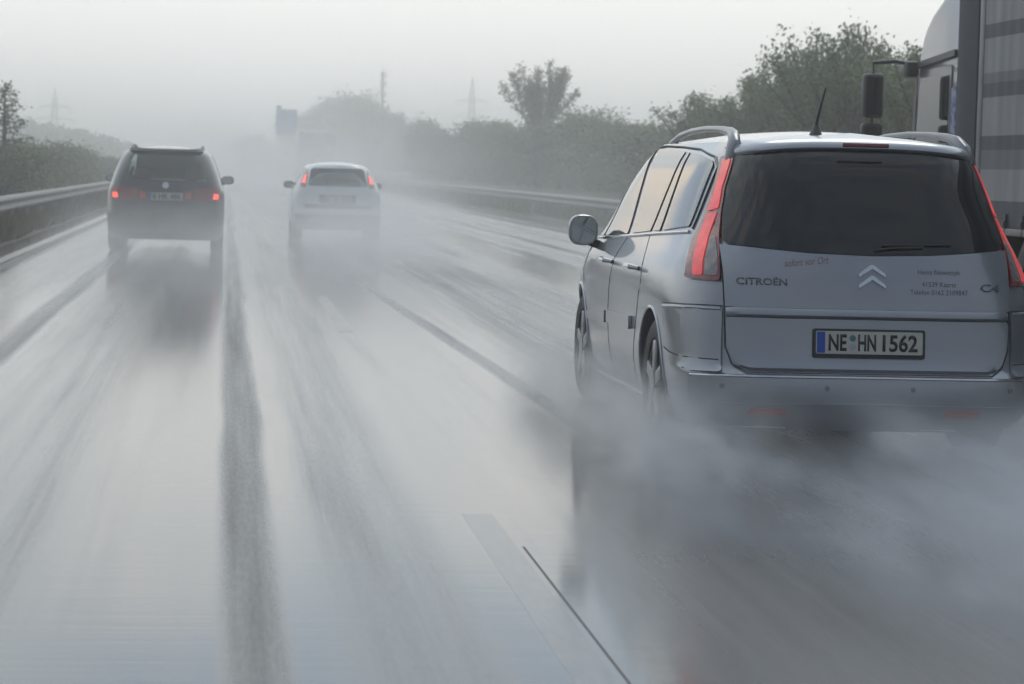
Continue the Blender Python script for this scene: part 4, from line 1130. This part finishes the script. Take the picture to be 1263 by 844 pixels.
# ------------------------------------------------------------------ articulated lorry on the right
def lorry():
    X = 6.9
    t = thing('articulated_lorry', 'grey articulated lorry with striped curtain trailer in the right lane beside the minivan', 'lorry', (X, 10.3, 0))
    # local y: trailer 0 .. 13.55, cab 14.2 .. 16.0
    def curtain_mat():
        m = bpy.data.materials.new('curtain_side'); m.use_nodes = True
        nt = m.node_tree; N, L = nt.nodes, nt.links; b = N['Principled BSDF']
        tc = N.new('ShaderNodeTexCoord'); sp = N.new('ShaderNodeSeparateXYZ'); L.new(tc.outputs['Object'], sp.inputs[0])
        cr = N.new('ShaderNodeValToRGB'); cr.color_ramp.interpolation = 'CONSTANT'
        mr = N.new('ShaderNodeMapRange'); mr.inputs['From Min'].default_value = 1.0; mr.inputs['From Max'].default_value = 4.0
        L.new(sp.outputs['Z'], mr.inputs['Value']); L.new(mr.outputs[0], cr.inputs[0])
        dk, lt, md = (.075, .08, .095, 1), (.33, .33, .335, 1), (.17, .175, .19, 1)
        els = [(0, dk), (.077, lt), (.17, md), (.227, dk), (.273, lt), (.39, dk), (.43, md), (.463, lt), (.57, dk), (.613, lt), (.72, md), (.80, dk), (.86, lt)]
        cr.color_ramp.elements[0].color = els[0][1]; cr.color_ramp.elements[1].position = els[1][0]; cr.color_ramp.elements[1].color = els[1][1]
        for p, c in els[2:]:
            e_ = cr.color_ramp.elements.new(p); e_.color = c
        n = N.new('ShaderNodeTexNoise'); n.inputs['Scale'].default_value = 3; mp = N.new('ShaderNodeMapping'); mp.inputs['Scale'].default_value = (1, 1.5, .25)
        L.new(tc.outputs['Object'], mp.inputs[0]); L.new(mp.outputs[0], n.inputs['Vector'])
        mx = N.new('ShaderNodeMix'); mx.data_type = 'RGBA'; mx.blend_type = 'MULTIPLY'; mx.inputs['Factor'].default_value = .6
        L.new(cr.outputs[0], mx.inputs['A']); L.new(n.outputs['Fac'], mx.inputs['B']); L.new(mx.outputs['Result'], b.inputs['Base Color'])
        b.inputs['Roughness'].default_value = .62
        return m
    cmt = curtain_mat()
    b = bmesh.new()
    bm_box(b, .03, 2.52, .02, 13.5, 1.06, 4.0, .03)
    finish('cargo_box', b, M['steel'], t)
    # curtain: rippled sheet on the left side and the right
    for x, sg in ((0, -1), (2.55, 1)):
        b = bmesh.new(); ys = [i * .05 for i in range(1, 270)]; rows = []
        for y in ys:
            w_ = .0035 * math.sin(y * 21) + .004 * math.sin(y * 8.3 + 1) + .003 * math.sin(y * 3.1)
            rows.append([b.verts.new((x + sg * (.0 + w_ * q), y, z)) for z, q in ((1.0, .6), (1.3, 1), (2.4, 1), (3.6, 1), (3.95, .3))])
        for p, q in zip(rows, rows[1:]):
            for i in range(4): b.faces.new((p[i], p[i + 1], q[i + 1], q[i]))
        cs = finish('curtain', b, cmt, t)
        for k in range(26):
            y = .3 + k * .51
            b = bmesh.new(); bm_box(b, x + sg * .012 - .01, x + sg * .012 + .01, y - .018, y + .018, .93, 1.12, .004); bm_box(b, x + sg * .03 - .008, x + sg * .03 + .008, y - .028, y + .028, 1.01, 1.06, .004)
            finish('buckle', b, M['plastic'], cs)
    b = bmesh.new(); bm_box(b, -.02, 2.57, 0, 13.55, .93, .995, .01); finish('side_rail', b, M['galv'], t)
    b = bmesh.new(); bm_box(b, .75, .95, .2, 13.2, .62, .92, .01); bm_box(b, 1.6, 1.8, .2, 13.2, .62, .92, .01); finish('chassis', b, M['plastic'], t)
    b = bmesh.new(); bm_box(b, -.01, 2.56, 13.46, 13.60, 1.0, 4.02, .03); finish('headboard', b, M['steel'], t)
    b = bmesh.new(); bm_box(b, -.01, 2.56, -.08, .018, 1.0, 4.02, .02); finish('rear_door', b, M['steel'], t)
    for sg, x in ((-1, .02), (1, 2.53)):
        b = bmesh.new()
        for z in (.50, .72): bm_box(b, x - .015, x + .015, 5.2, 9.4, z - .05, z + .05, .01)
        for y in (5.4, 7.3, 9.2): bm_box(b, x - .03 , x + .01, y - .03, y + .03, .45, .93, .005)
        finish('side_guard', b, M['galv'], t)
    for y in (2.0, 3.3, 4.6):
        for sg, x in ((-1, .22), (1, 2.33)): make_wheel(t, x, y, .50, sg, .38, .29, spokes=10)
    # tractor, local front at 16.1
    cabm = M['cabpaint']
    b = bmesh.new()
    prof = [(16.05, .45), (16.12, .9), (16.08, 1.6), (15.93, 2.45), (15.87, 2.66), (15.76, 2.86), (15.62, 2.98), (15.40, 3.10), (15.0, 3.24), (14.6, 3.38), (14.32, 3.5), (14.32, .9), (15.0, .9), (15.0, .45)]
    L_ = [b.verts.new((0.02, y, z)) for y, z in prof]; R_ = [b.verts.new((2.48, y, z)) for y, z in prof]
    b.faces.new(L_); b.faces.new(R_[::-1])
    for i in range(len(prof)):
        j = (i + 1) % len(prof); b.faces.new((L_[i], R_[i], R_[j], L_[j]))
    bmesh.ops.recalc_face_normals(b, faces=b.faces)
    ed = [e_ for e_ in b.edges if abs(e_.verts[0].co.x - e_.verts[1].co.x) < .01 and (e_.verts[0].co.y > 14.4 or e_.verts[1].co.y > 14.4) and min(e_.verts[0].co.z, e_.verts[1].co.z) > .6]
    bmesh.ops.bevel(b, geom=ed, offset=.13, segments=4, profile=.5, affect='EDGES')
    cab = finish('cab', b, cabm, t, angle=30)
    def flat(n, poly, m, x, th=.006, par=cab, r=.03):
        b = bmesh.new(); P = roundc(poly, r) if r else poly
        vs = [b.verts.new((x, y, z)) for y, z in P]; f = b.faces.new(vs)
        rr = bmesh.ops.extrude_face_region(b, geom=[f])
        for g in rr['geom']:
            if isinstance(g, bmesh.types.BMVert): g.co.x += -th if x < 1 else th
        return finish(n, b, m, par, smooth=False)
    for x, s in ((.018, -1), (2.482, 1)):
        d = flat('door', [(15.86, .95), (15.84, 1.70), (15.70, 2.50), (14.56, 2.52), (14.56, .95)], cabm, x, .008)
        w = flat('door_window', [(15.80, 1.72), (15.70, 2.40), (14.64, 2.43), (14.62, 1.70)], M['cabglass'] if 'cabglass' in M else M['sideglass'], x + s * .010, .004, d, .04)
        flat('window_frame', [(15.86, 1.64), (15.84, 1.70), (14.58, 1.68), (14.58, 1.62)], M['cabtrim'], x + s * .010, .014, d, .01)
        flat('sun_trim', [(15.92, 2.52), (15.90, 2.58), (14.40, 2.66), (14.40, 2.60)], M['cabtrim'], x + s * .002, .03, cab, .01)
        flat('cab_pillar', [(16.00, 1.6), (15.86, 2.45), (15.80, 2.44), (15.86, 1.6)], M['cabtrim'], x + s * .002, .012, cab, .01)
        flat('sleeper_window', [(14.54, 1.75), (14.54, 2.3), (14.38, 2.3), (14.38, 1.75)], M['curtainblue'], x + s * .002, .006, cab, .02)
        # side deflector behind the cab
        b = bmesh.new(); dd = []
        for z in (1.0, 1.8, 2.6, 3.3, 3.9):
            dd.append([b.verts.new((x + s * (.02 + .03 * math.sin(q * math.pi)), 14.32 - q * .66, z)) for q in (0, .25, .5, .75, 1)] + [b.verts.new((x - s * .05, 14.32 - q * .66, z)) for q in (1, 0)])
        for p, q in zip(dd, dd[1:]):
            for i in range(7): b.faces.new((p[i], p[(i + 1) % 7], q[(i + 1) % 7], q[i]))
        b.faces.new(dd[0][::-1]); b.faces.new(dd[-1])
        finish('air_deflector', b, M['deflector'], t, angle=50)
        # mirrors
        mx = x + s * .42
        b = bmesh.new()
        bm_box(b, mx - .105, mx + .105, 15.93, 16.08, 2.02, 2.47, .04, 3); mm = finish('mirror', b, M['plastic'], t)
        b = bmesh.new(); bm_box(b, mx - .085, mx + .085, 15.922, 15.929, 2.05, 2.44, .002); finish('mirror_glass', b, M['mirrordark'], mm, smooth=False)
        b = bmesh.new(); bm_box(b, mx - .11, mx + .11, 15.94, 16.08, 1.79, 1.97, .04, 3); m2 = finish('mirror', b, M['plastic'], t)
        b = bmesh.new(); bm_box(b, mx - .085, mx + .085, 15.932, 15.939, 1.82, 1.94, .002); finish('mirror_glass', b, M['mirrordark'], m2, smooth=False)
        b = bmesh.new()
        bm_tube(b, [(x, 15.86, 2.56), (x + s * .2, 15.98, 2.60), (mx, 16.0, 2.58), (mx, 16.0, 2.44)], .022, 8)
        bm_box(b, min(x, x + s * .13), max(x, x + s * .13), 15.78, 15.98, 2.44, 2.60, .03)
        finish('mirror_arm', b, M['plastic'], mm)
        tube('mirror_arm', [(x, 15.9, 1.70), (mx, 16.0, 1.74), (mx, 16.0, 1.80)], .018, M['plastic'], m2)
        tube('mirror_link', [(mx, 16.0, 2.03), (mx, 16.0, 1.95)], .018, M['plastic'], m2)
    # windscreen, fuel tank, steps, tractor chassis, wheels
    b = bmesh.new()
    vs = [b.verts.new(p) for p in ((.12, 16.092, 1.62), (2.38, 16.092, 1.62), (2.34, 15.945, 2.40), (.16, 15.945, 2.40))]
    f = b.faces.new(vs); rr = bmesh.ops.extrude_face_region(b, geom=[f])
    for g in rr['geom']:
        if isinstance(g, bmesh.types.BMVert): g.co.y += .02
    finish('windscreen', b, M['sideglass'], cab, smooth=False)
    b = bmesh.new(); bm_box(b, .8, 1.7, 10.6, 15.9, .55, .85, .03); bm_box(b, .04, .7, 12.9, 14.4, .42, .98, .08); finish('tractor_chassis', b, M['plastic'], t)
    b = bmesh.new(); bm_box(b, .04, 2.46, 14.35, 14.95, .35, .9, .04); finish('step_panel', b, cabm, t)
    for y in (11.9, 15.35):
        for sg, x in ((-1, .2), (1, 2.3)): make_wheel(t, x, y, .50, sg, .34, .29, spokes=10)
M['cabglass'] = mat('cab_window_glass', (.02, .022, .022), .02, 0, 0, spec=.8)
M['mirrordark'] = mat('lorry_mirror_glass', (.05, .055, .055), .06, 1.0)
lorry()

# ------------------------------------------------------------------ tyre spray (drops in the air)
def spray(name, x0, x1, y0, y1, z1, dens, label, fall=(.35, .35), scale=(1, .5, 1.2), color=(.90, .91, .93), thr=.42, near_h=1.0, far_h=1.0, contrast=.25, lump=1.0, detail=4):
    b = bmesh.new(); bm_box(b, x0, x1, y0, y1, -.06, z1, .0)
    m = bpy.data.materials.new(name + '_drops'); m.use_nodes = True
    nt = m.node_tree; N, L = nt.nodes, nt.links; N.clear()
    o = N.new('ShaderNodeOutputMaterial'); v = N.new('ShaderNodeVolumePrincipled'); v.inputs['Color'].default_value = (*color, 1); v.inputs['Anisotropy'].default_value = .35
    tc = N.new('ShaderNodeTexCoord'); sp = N.new('ShaderNodeSeparateXYZ'); L.new(tc.outputs['Object'], sp.inputs[0])
    def mr(src, a, c, d, e_):
        q = N.new('ShaderNodeMapRange'); q.interpolation_type = 'SMOOTHSTEP'; L.new(src, q.inputs['Value'])
        for k, val in zip(('From Min', 'From Max', 'To Min', 'To Max'), (a, c, d, e_)): q.inputs[k].default_value = val
        return q.outputs[0]
    def mul(a, c):
        q = N.new('ShaderNodeMath'); q.operation = 'MULTIPLY'; L.new(a, q.inputs[0])
        if isinstance(c, (int, float)): q.inputs[1].default_value = c
        else: L.new(c, q.inputs[1])
        return q.outputs[0]
    wx = (x1 - x0); wy = y1 - y0
    fx = mul(mr(sp.outputs['X'], x0, x0 + wx * .32, 0, 1), mr(sp.outputs['X'], x1 - wx * .32, x1, 1, 0))
    fy = mul(mr(sp.outputs['Y'], y0, y0 + wy * fall[0], 0, 1), mr(sp.outputs['Y'], y1 - wy * fall[1], y1, 1, 0))
    hy = N.new('ShaderNodeMapRange')
    L.new(sp.outputs['Y'], hy.inputs['Value'])
    for k, val in zip(('From Min', 'From Max', 'To Min', 'To Max'), (y0, y1, z1 * near_h, z1 * far_h)): hy.inputs[k].default_value = val
    dv = N.new('ShaderNodeMath'); dv.operation = 'DIVIDE'; L.new(sp.outputs['Z'], dv.inputs[0]); L.new(hy.outputs[0], dv.inputs[1])
    fz = mr(dv.outputs[0], .1, 1, 1, 0)
    mp = N.new('ShaderNodeMapping'); mp.inputs['Scale'].default_value = scale; L.new(tc.outputs['Object'], mp.inputs[0])
    n = N.new('ShaderNodeTexNoise'); n.inputs['Scale'].default_value = 1.6 * lump; n.inputs['Detail'].default_value = detail; n.inputs['Distortion'].default_value = .6
    L.new(mp.outputs[0], n.inputs['Vector'])
    nz = mr(n.outputs['Fac'], thr - contrast / 2, thr + contrast, .0, 1)
    d = mul(mul(mul(fx, fy), mul(fz, nz)), dens)
    L.new(d, v.inputs['Density']); L.new(v.outputs[0], o.inputs['Volume'])
    ob = finish(name, b, m, smooth=False); ob['kind'] = 'stuff'; ob['label'] = label
    return ob
SPR = (.90, .905, .91); SPR_SHADE = (.70, .74, .81)  # second spray colour: shade behind the minivan put in as darker blue-grey
spray('tyre_spray', 1.5, 5.4, 5.6, 12.8, 1.12, .98, 'grey billowing spray thrown up behind the silver minivan', (.25, .12), (1.5, .28, 1.7), SPR_SHADE, .46, far_h=.34, contrast=.24, lump=1.2, detail=8)
spray('wheel_mist', 1.65, 2.75, 10.6, 17.6, .52, 2.0, 'mist round the left wheels of the silver minivan', (.25, .3), (1.5, .7, 1.8), SPR, .42, contrast=.2, lump=1.4, detail=5)
spray('tyre_spray', -2.6, .9, 26, 41.0, 1.1, .11, 'spray trailing behind the dark people carrier', (.5, .12), (.8, .3, 1.2), SPR, .36)
spray('tyre_spray', .5, 3.7, 30, 49.4, 1.25, .19, 'thick spray trailing behind the white hatchback', (.5, .12), (.8, .3, 1.2), SPR, .34)
spray('road_mist', -4, 9.5, 52, 240, 4.0, .026, 'bright mist hanging over the distant road', (.3, .3), (.25, .05, .5), SPR, .35)
spray('road_mist', -3.4, 8.5, 19, 60, 2.9, .022, 'thin mist over the road round the two cars ahead', (.3, .3), (.4, .15, .6), SPR, .38)

# rough uncut grass under the guardrails
def grass_strip(x0, x1, y0, y1, n, hmax, m, label):
    r = random.Random(int(x1 * 100)); V, Fc = [], []
    for k in range(n):
        y = y0 + (y1 - y0) * r.random() ** 1.5; x = r.uniform(x0, x1)
        h = hmax * r.uniform(.35, 1) * (1 + .25 * math.sin(y * 1.7) + .2 * math.sin(y * .43)); a = r.uniform(0, 6.28); w_ = r.uniform(.006, .014) * (1 + y / 60)
        lx, ly = r.gauss(0, .10), r.gauss(0, .10); z0 = ground_z(x) - .05
        i = len(V)
        dx, dy = math.cos(a) * w_, math.sin(a) * w_
        V.extend([(x - dx, y - dy, z0), (x + dx, y + dy, z0), (x + dx * .6 + lx * .5, y + dy * .6 + ly * .5, z0 + h * .6), (x - dx * .6 + lx * .5, y - dy * .6 + ly * .5, z0 + h * .6), (x + lx, y + ly, z0 + h)])
        Fc.append((i, i + 1, i + 2, i + 3)); Fc.append((i + 3, i + 2, i + 4))
    me = bpy.data.meshes.new('tall_grass'); me.from_pydata(V, [], Fc); me.materials.append(m)
    o = link('tall_grass', me); o['kind'] = 'stuff'; o['label'] = label
M['drygrass'] = leaf_mat('dry_grass', (.075, .065, .035), (.12, .11, .06))
M['verge_blades'] = leaf_mat('verge_blades', (.06, .07, .03), (.10, .11, .05))
grass_strip(-4.6, -3.6, 24, 150, 26000, .42, M['drygrass'], 'brownish uncut grass under the left guardrail')
grass_strip(9.5, 10.9, 30, 200, 26000, .42, M['verge_blades'], 'uncut grass under the right guardrail')
